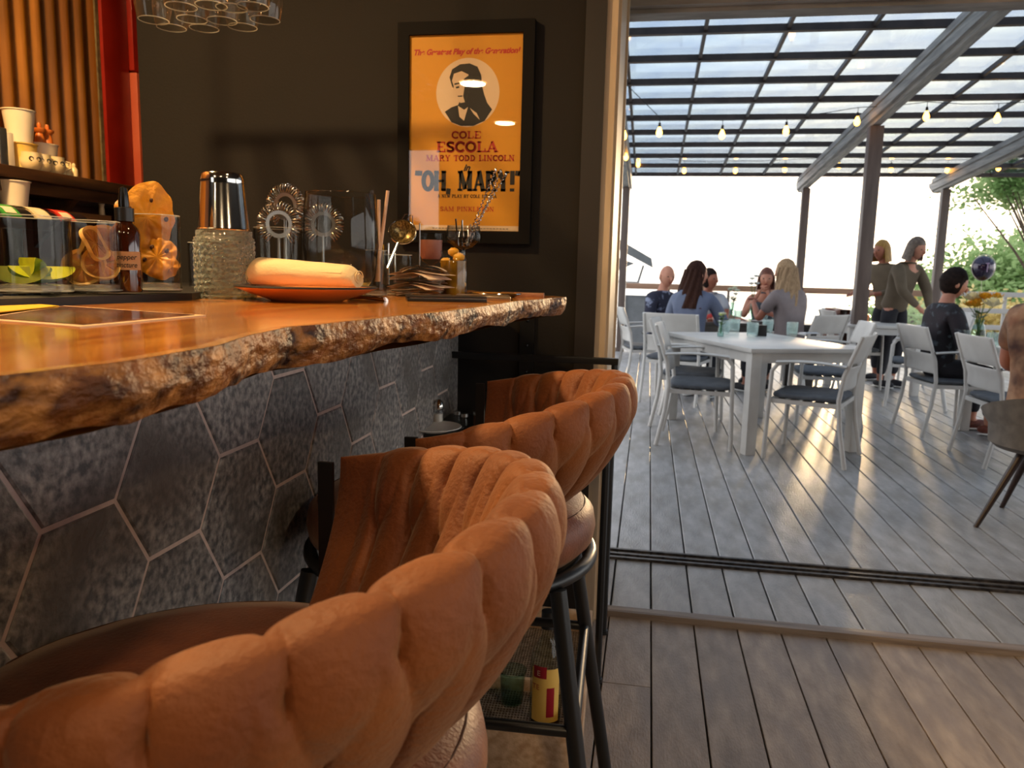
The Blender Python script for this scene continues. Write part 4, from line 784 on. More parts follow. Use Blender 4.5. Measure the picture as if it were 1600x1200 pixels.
# ------------------------------------------------------------ hanging glasses over the bar
rk = thing('glass_rack', (-1.22, 1.80, 2.0015), 'black metal rack over the bar for hanging stemware', 'glass rack')
for k in range(6): MB().bx(-.34+k*.12-.012, -.34+k*.12+.012, -.32, .32, -.002, .004).build('rail', M_BLACK, rk, smooth=False)
for k in (-1, 1): MB().bx(-.36, .30, k*.31-.01, k*.31+.01, .006, .018).build('crossbar', M_BLACK, rk, smooth=False)
for a in (-.33, .27):
    for b in (-.31, .31): MB().tube([(a, b, .018), (a, b, CEIL-2.0015)], .005, 8).build('rod', M_BLACK, rk)
wp = [(0.033, 0), (.036, .0), (.042, .03), (.043, .055), (.036, .085), (.012, .105), (.0035, .115), (.0035, .185), (.006, .19), (.034, .196), (.034, .199), (0, .2)]
gm = MB().lathe(wp[1:-1], n=28).mesh('wine_glass', glass('hanging glass', (.93, .91, .87), refl=1.0, facing=.45, milk=.012))
grim = MB().tube([(.0345*cos(2*pi*i/36), .0345*sin(2*pi*i/36), .0008) for i in range(36)], .0012, 6, closed=True).mesh('rim', M_RIM)
spots = [(240, 33, 0), (268, 45, 1), (300, 32, 2), (319, 46, 1), (347, 34, 2), (379, 44, 1), (414, 33, 0), (283, 12, 2), (330, 10, 3), (362, 14, 3), (395, 12, 3)]
wd = ['at the left end of the rack', 'second from the left', 'third from the left', 'fourth from the left', 'in the middle of the front row', 'sixth from the left', 'at the right end of the rack', 'high at the back left', 'high at the back centre', 'high at the back, third', 'high at the back right']
for i, (px, py, row) in enumerate(spots):
    q = at(px, py-1, z=1.80); t = thing('wine_glass', (q.x, q.y, 1.80), 'upside-down hanging wine glass '+wd[i], 'wine glass', group='wine glasses hanging over the bar'); inst('glass_bowl', gm, t); inst('rim', grim, t)
# ------------------------------------------------------------ the deck's glass roof
ROOFZ = lambda y: 2.79+.07*(12.6-y)
M_BEAM = mat('bleached beam paint', '#8f8a86', '#b8b0a8', rough=.55, scale=9, stretch=(4, .3, 4), bump=.1)
M_PUR = mat('dark purlin', '#3a302c', '#4a3e38', rough=.5, scale=10)
M_POST = mat('brown grey post paint', '#5a4c46', '#6a5a52', rough=.5, scale=6, stretch=(3, 3, .4))
rf = thing('pergola_roof', (0, 0, 0), 'sloping tinted-glass roof on white beams and dark purlins over the deck', 'glass roof')
slope = atan2(-.07, 1)
def sloped(x0, x1, y0, y1, d0, d1, m=None):
    """box between y0 and y1 following the roof, d below the glass line"""
    m = m or MB(); vs = [(x, y, ROOFZ(y)+d) for d in (d0, d1) for (x, y) in ((x0, y0), (x1, y0), (x1, y1), (x0, y1))]
    return m.add(vs, [(3, 2, 1, 0), (4, 5, 6, 7), (0, 1, 5, 4), (1, 2, 6, 5), (2, 3, 7, 6), (3, 0, 4, 7)])
BX = [-.42+.0, 2.22, 4.14, 6.06, 7.98]
for i, x in enumerate(BX):
    m = MB(); wb = .075
    sloped(x-wb*.55, x+wb*.55, 3.45, 12.75, -.27, -.235, m); sloped(x-wb, x+wb, 3.45, 12.75, -.235, -.15, m); sloped(x-wb*.8, x+wb*.8, 3.45, 12.75, -.15, -.125, m); sloped(x-wb, x+wb, 3.45, 12.75, -.125, -.062, m)
    m.build('beam', M_BEAM, rf, smooth=False)
    MB().prism([(12.75, ROOFZ(12.75)-.10), (12.75, ROOFZ(12.75)-.26), (12.92, ROOFZ(12.92)-.16), (12.95, ROOFZ(12.95)-.10)], x-.05, x+.05, M=Matrix(((0, 0, 1), (1, 0, 0), (0, 1, 0)))).build('beam_end', M_BEAM, rf, smooth=False)
PY = [12.6-.652*k for k in range(15)]
for y in PY:
    if y < 3.5: continue
    sloped(-.95, 8.3, y-.022, y+.022, -.06, -.004).build('purlin', M_PUR, rf, smooth=False)
MXs = [-.92, -.29]+[.345+.6385*k for k in range(13)]
for x in MXs: sloped(x-.014, x+.014, 3.47, 12.62, -.045, -.004).build('mullion', M_PUR, rf, smooth=False)
def roofglass():
    m = bpy.data.materials.new('tinted roof glass'); m.use_nodes = True; t = m.node_tree; t.nodes.clear()
    o = t.nodes.new('ShaderNodeOutputMaterial'); tr = t.nodes.new('ShaderNodeBsdfTransparent'); gl = t.nodes.new('ShaderNodeBsdfGlossy'); gl.inputs['Roughness'].default_value = .06
    tcn = t.nodes.new('ShaderNodeTexCoord'); n = t.nodes.new('ShaderNodeTexNoise'); n.inputs['Scale'].default_value = 1.3; n.inputs['Detail'].default_value = 3; t.links.new(tcn.outputs['Object'], n.inputs[0])
    r = t.nodes.new('ShaderNodeValToRGB'); r.color_ramp.elements[0].position = .35; r.color_ramp.elements[1].position = .65; r.color_ramp.elements[0].color = (.53, .61, .71, 1); r.color_ramp.elements[1].color = (.66, .73, .76, 1); t.links.new(n.outputs[0], r.inputs[0]); t.links.new(r.outputs[0], tr.inputs[0])  # noise tint patches stand in for blurred building reflections in the panes
    fr = schlick(t, .05); mxs = t.nodes.new('ShaderNodeMixShader')
    t.links.new(fr.outputs[0], mxs.inputs[0]); t.links.new(tr.outputs[0], mxs.inputs[1]); t.links.new(gl.outputs[0], mxs.inputs[2]); t.links.new(mxs.outputs[0], o.inputs[0]); return m
M_RG = roofglass(); pm = {}
for a, b in zip(MXs, MXs[1:]):
    for j in range(len(PY)-1):
        y1, y0 = PY[j]-.001, PY[j+1]+.001
        if y0 < 3.2: continue
        w_ = round(b-a, 3)
        if w_ not in pm:
            mm = MB(); h_, L_ = w_/2-.003, .652/2-.002
            mm.add([(x, y, z) for z in (0, .006) for x, y in ((-h_, -L_), (h_, -L_), (h_, L_), (-h_, L_))], [(3, 2, 1, 0), (4, 5, 6, 7), (0, 1, 5, 4), (1, 2, 6, 5), (2, 3, 7, 6), (3, 0, 4, 7)]); pm[w_] = mm.mesh('pane', M_RG, smooth=False)
        inst('glass_pane', pm[w_], rf, ((a+b)/2, (y0+y1)/2, ROOFZ((y0+y1)/2)-.002), (slope, 0, 0))
# posts
def post(x, y, w_, label, m_=M_POST):
    t = thing('roof_post', (x, y, 0), label, 'post'); zt = ROOFZ(y)-.272
    MB().bx(-w_/2, w_/2, -w_/2, w_/2, 0, zt-(.07*w_/2+.002)).build('shaft', m_, t, bevel=.004); MB().bx(-w_*.62, w_*.62, -w_*.62, w_*.62, 0, .05).build('foot', m_, t, bevel=.004); return t
post(2.22, 8.8, .135, 'thick brown-grey post in the middle of the deck, sun glow at its foot')
post(-.42, 8.8, .13, 'brown-grey post nearest the beige door jamb')
post(2.22, 12.35, .11, 'far post at the rail, behind the blonde person'); post(4.14, 12.35, .11, 'far post at the rail, behind the man in the dark patterned shirt')
post(-.42, 12.35, .11, 'far corner post at the left end of the rail'); post(6.06, 12.35, .11, 'far post outside the frame at right along the rail')
# rail
rl = thing('deck_rail', (0, 12.35, 0), 'brown capped deck rail along the far edge above the sea', 'railing')
M_CAP = mat('brown rail cap', '#8d6a52', '#a58066', rough=.5, scale=5, stretch=(.3, 3, 3))
for a, b in ((-.36, 2.16), (2.28, 4.08)): MB().bx(a, b, -.045, .045, .985, 1.075).build('rail_cap', M_CAP, rl, bevel=.004)
MB().bx(-.36, .30, -.02, .02, .03, .86).bx(-.36, .30, -.03, .03, .86, .885).build('grey_panel', mat('grey wind panel', '#6d7073', '#7a7d80', rough=.6), rl, smooth=False)
for x in (.30, 1.2, 3.2): MB().bx(x-.018, x+.018, -.018, .018, 0, .984).build('baluster', M_POST, rl, smooth=False)
M_PALE = mat('pale rail paint', '#b8b4b0', rough=.5)
r2_ = thing('pale_rail', (0, 12.35, 0), 'pale grey slatted rail at the right of the deck in front of the trees', 'railing')
for k in range(4): MB().bx(4.2, 6.0, -.02, .02, 1.08-.24*k-.07, 1.08-.24*k).build('rail_bar', M_PALE, r2_, bevel=.003)
for x in (4.22, 5.1, 5.98): MB().bx(x-.02, x+.02, .021, .055, 0, 1.05).build('baluster', M_PALE, r2_, smooth=False)
m = MB().bx(2.285, 2.295, -.01, .0, .1, .96); 
for (a, b, l_) in ((.345, 2.15, 'clear wind glass below the rail cap at left'), (2.3, 4.07, 'clear wind glass below the rail cap, between the two far posts')): tag(MB().bx(a, b, -.005, .005, .08, .93).build('wind_glass', glass('wind glass', (.95, .97, .97), facing=.1), loc=(0, 12.35, 0), smooth=False), l_, 'glass panel')

# string lights
M_CORD = mat('black cord', '#14110f', rough=.6)
M_BULB = mat('warm bulb', '#ffdf9c', emit='#ffb040', es=9); M_SOCK = mat('bulb socket', '#1a1512', rough=.5)
sock = MB().lathe([(.004, .03), (.012, .026), (.013, -.005), (.010, -.012), (0, -.012)], n=12).mesh('socket', M_SOCK); bulbm = MB().lathe([(.010, -.012), (.018, -.03), (.028, -.055), (.030, -.072), (.024, -.092), (.012, -.103), (0, -.106)], n=18).mesh('bulb_glass', M_BULB)
def string(pts, label, anchors):
    pts = [at(px, py, y=yy)+V((0, 0, .075)) for px, py, yy in pts]; o = pts[0].copy(); t = thing('string_light', tuple(o), label, 'string lights')
    full = []; drop = .045
    for i, p_ in enumerate(pts):
        full.append(p_+V((0, 0, drop+.03)))
        if i < len(pts)-1: q_ = (p_+pts[i+1])/2; full.append(q_+V((0, 0, drop+.03-.012)))
    full = [V(anchors[0])]+full+[V(anchors[1])]
    MB().tube([tuple(q_-o) for q_ in full], .0035, 6).build('cord', M_CORD, t)
    for p_ in pts:
        MB().tube([(p_.x-o.x, p_.y-o.y, p_.z-o.z+.028), (p_.x-o.x, p_.y-o.y, p_.z-o.z+.03+drop)], .003, 5).build('drop_wire', M_CORD, t)
        b = inst('bulb', bulbm, t, tuple(p_-o)); inst('socket', sock, b)
string([(1030, 209, 7.9), (1128, 213, 8.0), (1228, 207, 8.2), (1339, 192, 8.62), (1447, 184, 8.5), (1558, 187, 8.5)], 'string of warm bulbs across the deck at the middle posts', [(-.33, 7.8, ROOFZ(7.8)-.1), (4.2, 8.5, ROOFZ(8.5)-.1)])
string([(997, 258, 11.9), (1069, 268, 12), (1149, 268, 12), (1226, 266, 12), (1311, 261, 12), (1392, 266, 12), (1480, 267, 12), (1560, 264, 12)], 'string of warm bulbs along the far eave', [(-.33, 11.8, ROOFZ(11.8)-.1), (5.6, 12, ROOFZ(12)-.1)])
string([(975, 214, 8.2), (978, 247, 10.2), (980, 264, 11.6)], 'short string of warm bulbs receding along the left beam', [(-.32, 7.6, ROOFZ(7.6)-.1), (-.32, 12.2, ROOFZ(12.2)-.1)])

# ------------------------------------------------------------ deck furniture
M_ALU = mat('white aluminium', '#c6c2bd', '#d2cfca', rough=.4, scale=6)
M_CUSH = mat('grey blue cushion', '#4d5158', '#5f6369', rough=.8, scale=14, bump=.15, bscale=120)
def rr_tube(m, pts, w_=.032, d_=.018): return m.tube(pts, w_/2, 8, flat=d_/w_)
def deck_chair():
    t = thing('deck_chair', (0, 0, 0), '', 'chair')
    W = .27
    for s in (-1, 1):
        MB().tube([(s*W, .235, 0), (s*W, .225, .30), (s*W, .215, .60), (s*W, .18, .650), (s*W, .12, .665)], .0145, 8).build('leg', M_ALU, t)
        MB().tube([(s*W, -.285, 0), (s*(W-.005), -.235, .25), (s*(W-.01), -.215, .44), (s*(W-.012), -.235, .60), (s*(W-.02), -.325, .86)], .0155, 8).build('leg', M_ALU, t)
        MB().grid(12, 8, lambda u, v: (s*W+.024*cos(2*pi*v), .19-.44*u, .662+.014*sin(pi*u)+.010*sin(2*pi*v)), cv=True).build('armrest', M_ALU, t, weld=False)
    m = MB()
    for y in (-.21, .21): m.bx(-W+.012, W-.012, y-.013, y+.013, .385, .415)
    for x in (-W+.014, W-.014): m.bx(x-.012, x+.012, -.222, .222, .386, .4145)
    for k in range(5): m.bx(-W+.025, W-.025, -.17+.08*k-.025, -.17+.08*k+.025, .405, .4148)
    m.build('seat_frame', M_ALU, t, smooth=False)
    MB().grid(24, 16, lambda u, v: (lambda a, b: ((W-.005)*(abs(cos(a))**.35)*(1 if cos(a) > 0 else -1)*(abs(sin(b))**.3), .225*(abs(sin(a))**.35)*(1 if sin(a) > 0 else -1)*(abs(sin(b))**.3), .437+.021*(abs(cos(b))**.6)*(1 if cos(b) > 0 else -1)))(2*pi*u, pi*v), cu=True).build('seat_cushion', M_CUSH, t)
    for z0, z1 in ((.50, .655), (.675, .865)):
        def sl(u, v, z0=z0, z1=z1):
            x = (u-.5)*2*(W-.03); th = 2*pi*v; zz = (z0+z1)/2+(z1-z0)/2*(abs(sin(th))**.4)*(1 if sin(th) > 0 else -1)
            yb = -.222-(max(0, zz-.58))*.36-.028*(1-(2*u-1)**2); return (x, yb+.006*cos(th), zz)
        m = MB(); m.grid(9, 16, sl, cv=True); m.f.append(tuple(range(16))[::-1]); m.f.append(tuple(range(128, 144))); m.build('back_slat', M_ALU, t)
    return t
proto = deck_chair(); first = [True]
def chair(x, y, fx, fy, label):
    rz = atan2(-fx, fy)
    o = proto if first[0] else copy_tree(proto); first[0] = False
    o.location = (x, y, 0); o.rotation_euler = (0, 0, rz); tag(o, label, 'chair', 'white deck chairs'); return o
chair(.41, 5.80, 1, -.10, 'white deck chair at the near left side of the front table')
chair(.38, 6.48, 1, -.16, 'white deck chair just behind the nearest left one at the front table')
chair(1.14, 5.52, -.92, .40, 'white deck chair at the near right corner of the front table, turned left')
chair(1.50, 6.95, -1, .02, 'empty white deck chair on the far right side of the front table')
chair(.30, 7.62, .30, .95, 'white deck chair under the long dark-haired person')
chair(-.0, 8.6, .9, .2, 'white deck chair under the bald man by the rail')
chair(1.58, 8.30, -.65, .75, 'white deck chair under the blonde person')
chair(1.95, 9.5, -.8, -.55, 'white deck chair beyond the front table, beside the middle post')
chair(2.42, 6.75, 1, .12, 'white deck chair under the man in the dark patterned shirt')
chair(2.50, 5.72, 1, .05, 'white deck chair at the right table with dark trousers visible on it')
chair(2.62, 8.15, -.95, .3, 'empty white deck chair behind the patterned-shirt man')
chair(2.32, 9.35, .95, .1, 'white deck chair with brown jacket over its back by the middle post')
chair(3.35, 9.9, -.9, -.2, 'white deck chair at the far table near the standing pair')
chair(3.5, 5.65, -1, .1, 'white deck chair at the far side of the right table')
def table(name, c, L, W_, rz, label, h=.74, top_m=None, tt=.03):
    t = thing(name, (c[0], c[1], 0), label, 'table', rz=rz); m_ = top_m or M_ALU
    MB().bx(-L/2, L/2, -W_/2, W_/2, h-tt, h).build('table_top', m_, t, bevel=.004)
    MB().bx(-L/2+.02, L/2-.02, -W_/2+.02, -W_/2+.045, h-tt-.07, h-tt-.001).bx(-L/2+.02, L/2-.02, W_/2-.045, W_/2-.02, h-tt-.07, h-tt-.001).bx(-L/2+.02, -L/2+.045, -W_/2+.046, W_/2-.046, h-tt-.07, h-tt-.001).bx(L/2-.045, L/2-.02, -W_/2+.046, W_/2-.046, h-tt-.07, h-tt-.001).build('apron', m_, t, smooth=False)
    for a in (-1, 1):
        for b in (-1, 1): MB().bx(a*(L/2-.055)-.038, a*(L/2-.055)+.038, b*(W_/2-.055)-.038, b*(W_/2-.055)+.038, 0, h-tt-.001).build('leg', m_, t, bevel=.005)
    return t
# front table: near corner (.70, 5.38); one side runs right (.925,.38), the other back
ax = V((.925, .38)).normalized(); ay = V((-ax.y, ax.x)); cor = V((.695, 5.37)); cc = cor+ax*.46+ay*.70
table('deck_table', cc, .92, 1.40, atan2(ax.y, ax.x), 'white square-legged deck table at the front, set with aqua glasses')
table('deck_table', (1.05, 8.72), 1.3, .8, rad(8), 'deck table with dark edge between the seated group of four', top_m=mat('dark table top', '#3a3634', '#504a46', rough=.3, scale=5))
table('deck_table', (3.10, 6.35), 1.05, 1.15, rad(2), 'white deck table at the right carrying the flower vase')
table('deck_table', (HX(1372, 9.1), 9.1), .8, .8, rad(5), 'white deck table behind, near the standing pair')
# aqua glasses
M_AQ = glass('pressed aqua glass', (.90, .97, .96), refl=1.0, bump=.4, bscale=90, facing=.5, milk=.16)
aqm = MB().lathe([(0, 0), (.034, 0), (.035, .012), (.037, .05), (.040, .10), (.038, .10), (.035, .02), (0, .014)], n=20).mesh('tumbler_glass', M_AQ)
def ribs(r, h): 
    m = MB(); [m.tube([(r*.93*cos(a), r*.93*sin(a), .01), (r*1.05*cos(a), r*1.05*sin(a), h-.01)], .0022, 4) for a in [2*pi*i/14 for i in range(14)]]; return m
ribm = ribs(.038, .10).mesh('ribs', M_AQ)
def tumbler(x, y, z, label, sc=1.0):
    t = thing('aqua_tumbler', (x, y, z), label, 'glass', group='aqua glasses on the deck tables'); t.scale = (sc,)*3; inst('tumbler_glass', aqm, t); inst('ribs', ribm, t)
TZ = .7405
for px, py, lb in ((1131, 523, 'leftmost aqua tumbler on the front table'), (1175, 527, 'aqua tumbler left of the small black box'), (1199, 521, 'aqua tumbler just behind the small black box'), (1237, 526, 'aqua tumbler to the right of the small black box'), (1147, 520, 'aqua tumbler behind the leftmost one on the front table')):
    q = at(px, py-1, z=TZ); tumbler(q.x, q.y, TZ, lb, 1.15)
q = at(1189, 525, z=TZ); t = thing('black_caddy', (q.x, q.y, TZ), 'small black box between aqua tumblers on the front table', 'box'); MB().bx(-.04, .04, -.03, .03, 0, .09).build('box_body', M_BLACK, t, bevel=.003)
for px, py, lb in ((1185, 522, 'folded white napkin on the front table by the tumblers'), (1265, 521, 'flat white napkin and cutlery at the right of the front table')):
    q = at(px, py, z=TZ); t = thing('folded_napkin', (q.x, q.y, TZ), lb, 'napkin', rz=.4); MB().bx(-.07, .07, -.05, .05, 0, .006).build('cloth', mat('white napkin', '#dcdbe0', rough=.8), t, bevel=.002); MB().tube([(-.05, -.02, .010), (.06, -.015, .009)], .0035, 6).build('cutlery', M_CHROME, t)
for x, y, lb in ((1.0, 9.05, 'aqua tumbler before the bald man on the dark table'), (1.28, 9.02, 'aqua tumbler by the flower bottle on the dark table'), (1.42, 9.15, 'aqua tumbler beside the blonde person on the dark table'), (.92, 9.3, 'aqua tumbler at the back of the dark table')): tumbler(x, y, TZ, lb)
def flowers(x, y, z, label, n, cols, hh, spread, vr=.03, vh=.16, leaf=True, cat='flowers'):
    t = thing('flower_vase', (x, y, z), label, cat)
    MB().lathe([(0, 0), (vr, 0), (vr*1.05, vh*.3), (vr*.8, vh*.7), (vr*.55, vh*.85), (vr*.7, vh), (vr*.65, vh), (vr*.5, vh*.85), (vr*.75, vh*.68), (vr, vh*.3), (vr*.9, vh*.05), (0, vh*.04)], n=24).build('vase_glass', glass('pale vase glass', (.84, .94, .92), facing=.4), t)
    rnd = random.Random(n*7+int(x*10))
    for i in range(n):
        a = 2*pi*i/n+rnd.random(); rr = spread*(.2+.8*rnd.random()) if n > 3 else spread*.5; zz = hh*(.8+.25*rnd.random()); hx, hy = rr*cos(a), rr*sin(a)
        fl_ = MB().tube([(0, 0, vh*.3), (hx*.3, hy*.3, vh*1.1), (hx, hy, zz)], .0025, 5).build('stem', mat('stem green', '#4c6a2a', rough=.6), t)
        R = (cols[i % len(cols)][1]); mm = MB()
        for ring, (k, op, sc) in enumerate(((5, .25, .45), (7, .6, .75), (8, 1.0, 1.0))):
            for j in range(k):
                b = 2*pi*j/k+ring*.4; e1 = V((cos(b), sin(b), 0)); e2 = V((-sin(b), cos(b), 0))
                mm.add([V((hx, hy, zz))+e1*R*.1, V((hx, hy, zz))+e1*R*op*.7+e2*R*.35*sc+V((0, 0, R*(.7-.35*op))), V((hx, hy, zz))+e1*R*op+V((0, 0, R*(1.0-.3*op))), V((hx, hy, zz))+e1*R*op*.7-e2*R*.35*sc+V((0, 0, R*(.7-.35*op)))], [(0, 1, 2, 3)])
        mm.build('petals', mat('petals '+cols[i % len(cols)][0], cols[i % len(cols)][0], rough=.6), fl_, smooth=False)
    if leaf:
        mm = MB()
        for i in range(14):
            a = rnd.random()*6.28; L_ = .05+.05*rnd.random(); z0 = vh*1.0+.05*rnd.random(); e1 = V((cos(a), sin(a), .3)); e2 = V((-sin(a), cos(a), 0)); o_ = V((0, 0, z0)); mm.add([o_, o_+e1*L_*.5+e2*L_*.22, o_+e1*L_, o_+e1*L_*.5-e2*L_*.22], [(0, 1, 2, 3)])
        mm.build('leaves', mat('bouquet leaf', '#2f4a1e', '#4e6e2c', rough=.5, scale=20), t, smooth=False)
    return t
flowers(HX(1147, 8.6), 8.6, TZ, 'white and aqua flowers in a bottle on the dark table', 6, [('#e8f0ea', .035), ('#dfe6d0', .03)], .33, .10, .035, .2)
flowers(HX(1178, 8.75), 8.75, TZ, 'tall white flowers by the person with raised hands', 4, [('#eef4f2', .04)], .46, .06, .03, .24, leaf=False)
q = at(1131, 516, z=TZ); flowers(HX(1131, 6.35), 6.35, TZ, 'small posy of green and white in the leftmost front glass', 4, [('#d8e29a', .022), ('#f0f0dc', .022)], .17, .03, .025, .09)
fv = (HX(1537, 6.6), 6.6)
flowers(fv[0], fv[1], TZ, 'clear vase of yellow and cream roses below the dark balloon', 9, [('#e9a81c', .06), ('#f0e2b4', .085), ('#f2b62c', .055)], .34, .12, .055, .19, cat='flowers')
flowers(HX(1497, 6.75), 6.75, TZ, 'small bottle with one yellow rose left of the big bouquet', 2, [('#e9a81c', .04)], .27, .05, .03, .14)
q = at(1536, 418, y=fv[1]+.02); t = thing('foil_balloon', (fv[0]+.01, fv[1]+.02, TZ), 'round dark purple balloon above the yellow roses', 'balloon'); bz = q.z-TZ; bxo = q.x-fv[0]-.01
MB().ell((bxo, 0, bz), (.082, .075, .09), 28, 18, fn=lambda d: 1+(.16*max(0, -d.z)**4)).build('balloon_skin', mat('purple foil', '#241a30', '#3a2a48', rough=.18, metal=.35, scale=3, coat=.8), t)
MB().tube([(bxo, 0, bz-.10), (bxo*.6, 0, bz-.2), (0, 0, .16)], .002, 5).build('ribbon', mat('white ribbon', '#e8e0d4', rough=.5), t)
MB().tube([(bxo+.09*cos(a)*.95, -.01, bz+.098*sin(a)) for a in [2*pi*i/40 for i in range(40)]], .003, 6, closed=True).build('pale_edge', mat('white ribbon', '#e8e0d4'), t)
MB().tube([(bxo-.012, -.078, bz+.03), (bxo+.014, -.078, bz+.032)], .004, 6).tube([(bxo+.002, -.078, bz+.032), (bxo+.002, -.076, bz-.035)], .004, 6).build('printed_mark', mat('lilac print', '#a890b0', rough=.4), t)
for x, y, lb in ((2.68, 5.98, 'aqua tumbler at the left edge of the flower table'), (HX(1515, 6.5), 6.5, 'aqua tumbler beside the big bouquet, left'), (HX(1562, 6.3), 6.3, 'aqua tumbler right of the big bouquet')): tumbler(x, y, TZ, lb, 1.1)
M_JUICE = mat('orange juice', '#e8741a', '#f28c2a', rough=.3, scale=8)
for x, y, lb in ((HX(1346, 8.9), 8.9, 'left tall glass of orange drink on the far table'), (HX(1358, 8.9), 8.9, 'right tall glass of orange drink on the far table')):
    t = thing('orange_drink', (x, y, TZ), lb, 'drink'); MB().lathe(cup_prof(.03, .04, .15, .002), n=20).build('glass_body', M_GL, t); MB().lathe([(0, .006), (.028, .006), (.035, .10), (0, .10)], n=20).build('juice', M_JUICE, t)
t = thing('red_pouch', (.86, 7.9, .46), 'red pouch on the dark table beside the dark-haired person', 'pouch'); 
MB().ell((0, 0, .045), (.11, .05, .045), 18, 10).build('pouch_body', mat('red fabric', '#a82018', rough=.6), t); t.location = (HX(1122, 8.4), 8.4, TZ)

t = thing('side_plate', (HX(1195, 8.55), 8.55, TZ), 'white plate held at the dark table before the pale blonde person', 'plate'); MB().lathe([(0, 0), (.06, 0), (.11, .016), (.108, .019), (.055, .006), (0, .006)], n=30).build('dish', M_WHITE, t)
# brown jacket over a chair
t = thing('brown_jacket', (2.22, 9.35, .62), 'brown leather jacket hung over the chair behind the middle post', 'jacket', rz=rad(-83))
MB().grid(20, 26, lambda u, v: (.27*(2*u-1)*(1-.12*v), (-.155 if v < .5 else -.045)-.02*sin(9*u), .265-.40*abs(2*v-1)**1.1+.01*sin(7*u))).build('leather', mat('brown leather', '#5a3020', '#7a4630', rough=.5, scale=10), t, weld=False)
# grey bucket chair
bc = thing('bucket_chair', (2.02, 4.16, 0), 'grey upholstered bucket chair with tapered dark wooden legs at the right edge', 'chair', rz=rad(-35))
M_BUCK = mat('taupe upholstery', '#5c5650', '#6e6760', rough=.75, scale=20, bump=.1, bscale=200)
def bk(u, v):
    a = rad(-210+240*u)-pi*0; ca, sa = cos(a), sin(a); t_ = v
    hgt = .46+.16*0+ (.12*max(0, -sin(rad(-210+240*u)))**1.2+.10)*t_+.05-.03*t_
    r = .262+.075*t_**.5; return (r*ca*1.0, r*sa*.95, (.40+.05*t_**.4) if t_ < .18 else hgt-.02)
m = MB(); m.grid(40, 14, bk); m.grid(40, 14, lambda u, v: (lambda p_: (p_[0]*.90, p_[1]*.90, p_[2]+.004))(bk(u, v))); m.build('shell', M_BUCK, bc, weld=False)
MB().ell((0, .02, .435), (.225, .225, .05), 28, 12).build('seat_pad', M_BUCK, bc)
for a, b in ((-1, -1), (1, -1), (-1, 1), (1, 1)): MB().tube([(a*.11, b*.11, .405), (a*.245, b*.245, .012), (a*.25, b*.25, 0)], [.021, .012, .012], 12).build('leg', mat('dark walnut leg', '#24150f', '#38241a', rough=.35, scale=12, stretch=(8, 8, 1)), bc)
# ------------------------------------------------------------ people
def skin(chains, sub=2):
    """chains: lists of (x, y, z, radius); shared points join. Returns (verts, faces) of a smooth tapered surface"""
    me = bpy.data.meshes.new('tmp'); vs = []; es = []; rs = []; idx = {}
    for ch in chains:
        prev = None
        for (x, y, z, r) in ch:
            k = (round(x, 4), round(y, 4), round(z, 4))
            if k not in idx: idx[k] = len(vs); vs.append((x, y, z)); rs.append(r)
            if prev is not None and prev != idx[k]: es.append((prev, idx[k]))
            prev = idx[k]
    me.from_pydata(vs, es, []); o = bpy.data.objects.new('tmp', me); COL.objects.link(o)
    md = o.modifiers.new('s', 'SKIN'); md.use_smooth_shade = True; md.branch_smoothing = .4
    for i, r in enumerate(rs):
        rr = r if isinstance(r, tuple) else (r, r); me.skin_vertices[0].data[i].radius = rr
    me.skin_vertices[0].data[0].use_root = True
    o.modifiers.new('u', 'SUBSURF').levels = sub
    dg = bpy.context.evaluated_depsgraph_get(); ev = o.evaluated_get(dg); m2 = ev.to_mesh()
    out = ([tuple(v.co) for v in m2.vertices], [tuple(p.vertices) for p in m2.polygons]); ev.to_mesh_clear()
    bpy.data.objects.remove(o); bpy.data.meshes.remove(me); return out
SKINS = {'fair': mat('fair skin', '#b97a62', '#c48a70', rough=.55, scale=12), 'tan': mat('tan skin', '#9c5e48', '#ab6d55', rough=.55, scale=12)}
def cloth(name, c1, c2=None, **k): return mat(name, c1, c2, rough=k.pop('rough', .85), **k)
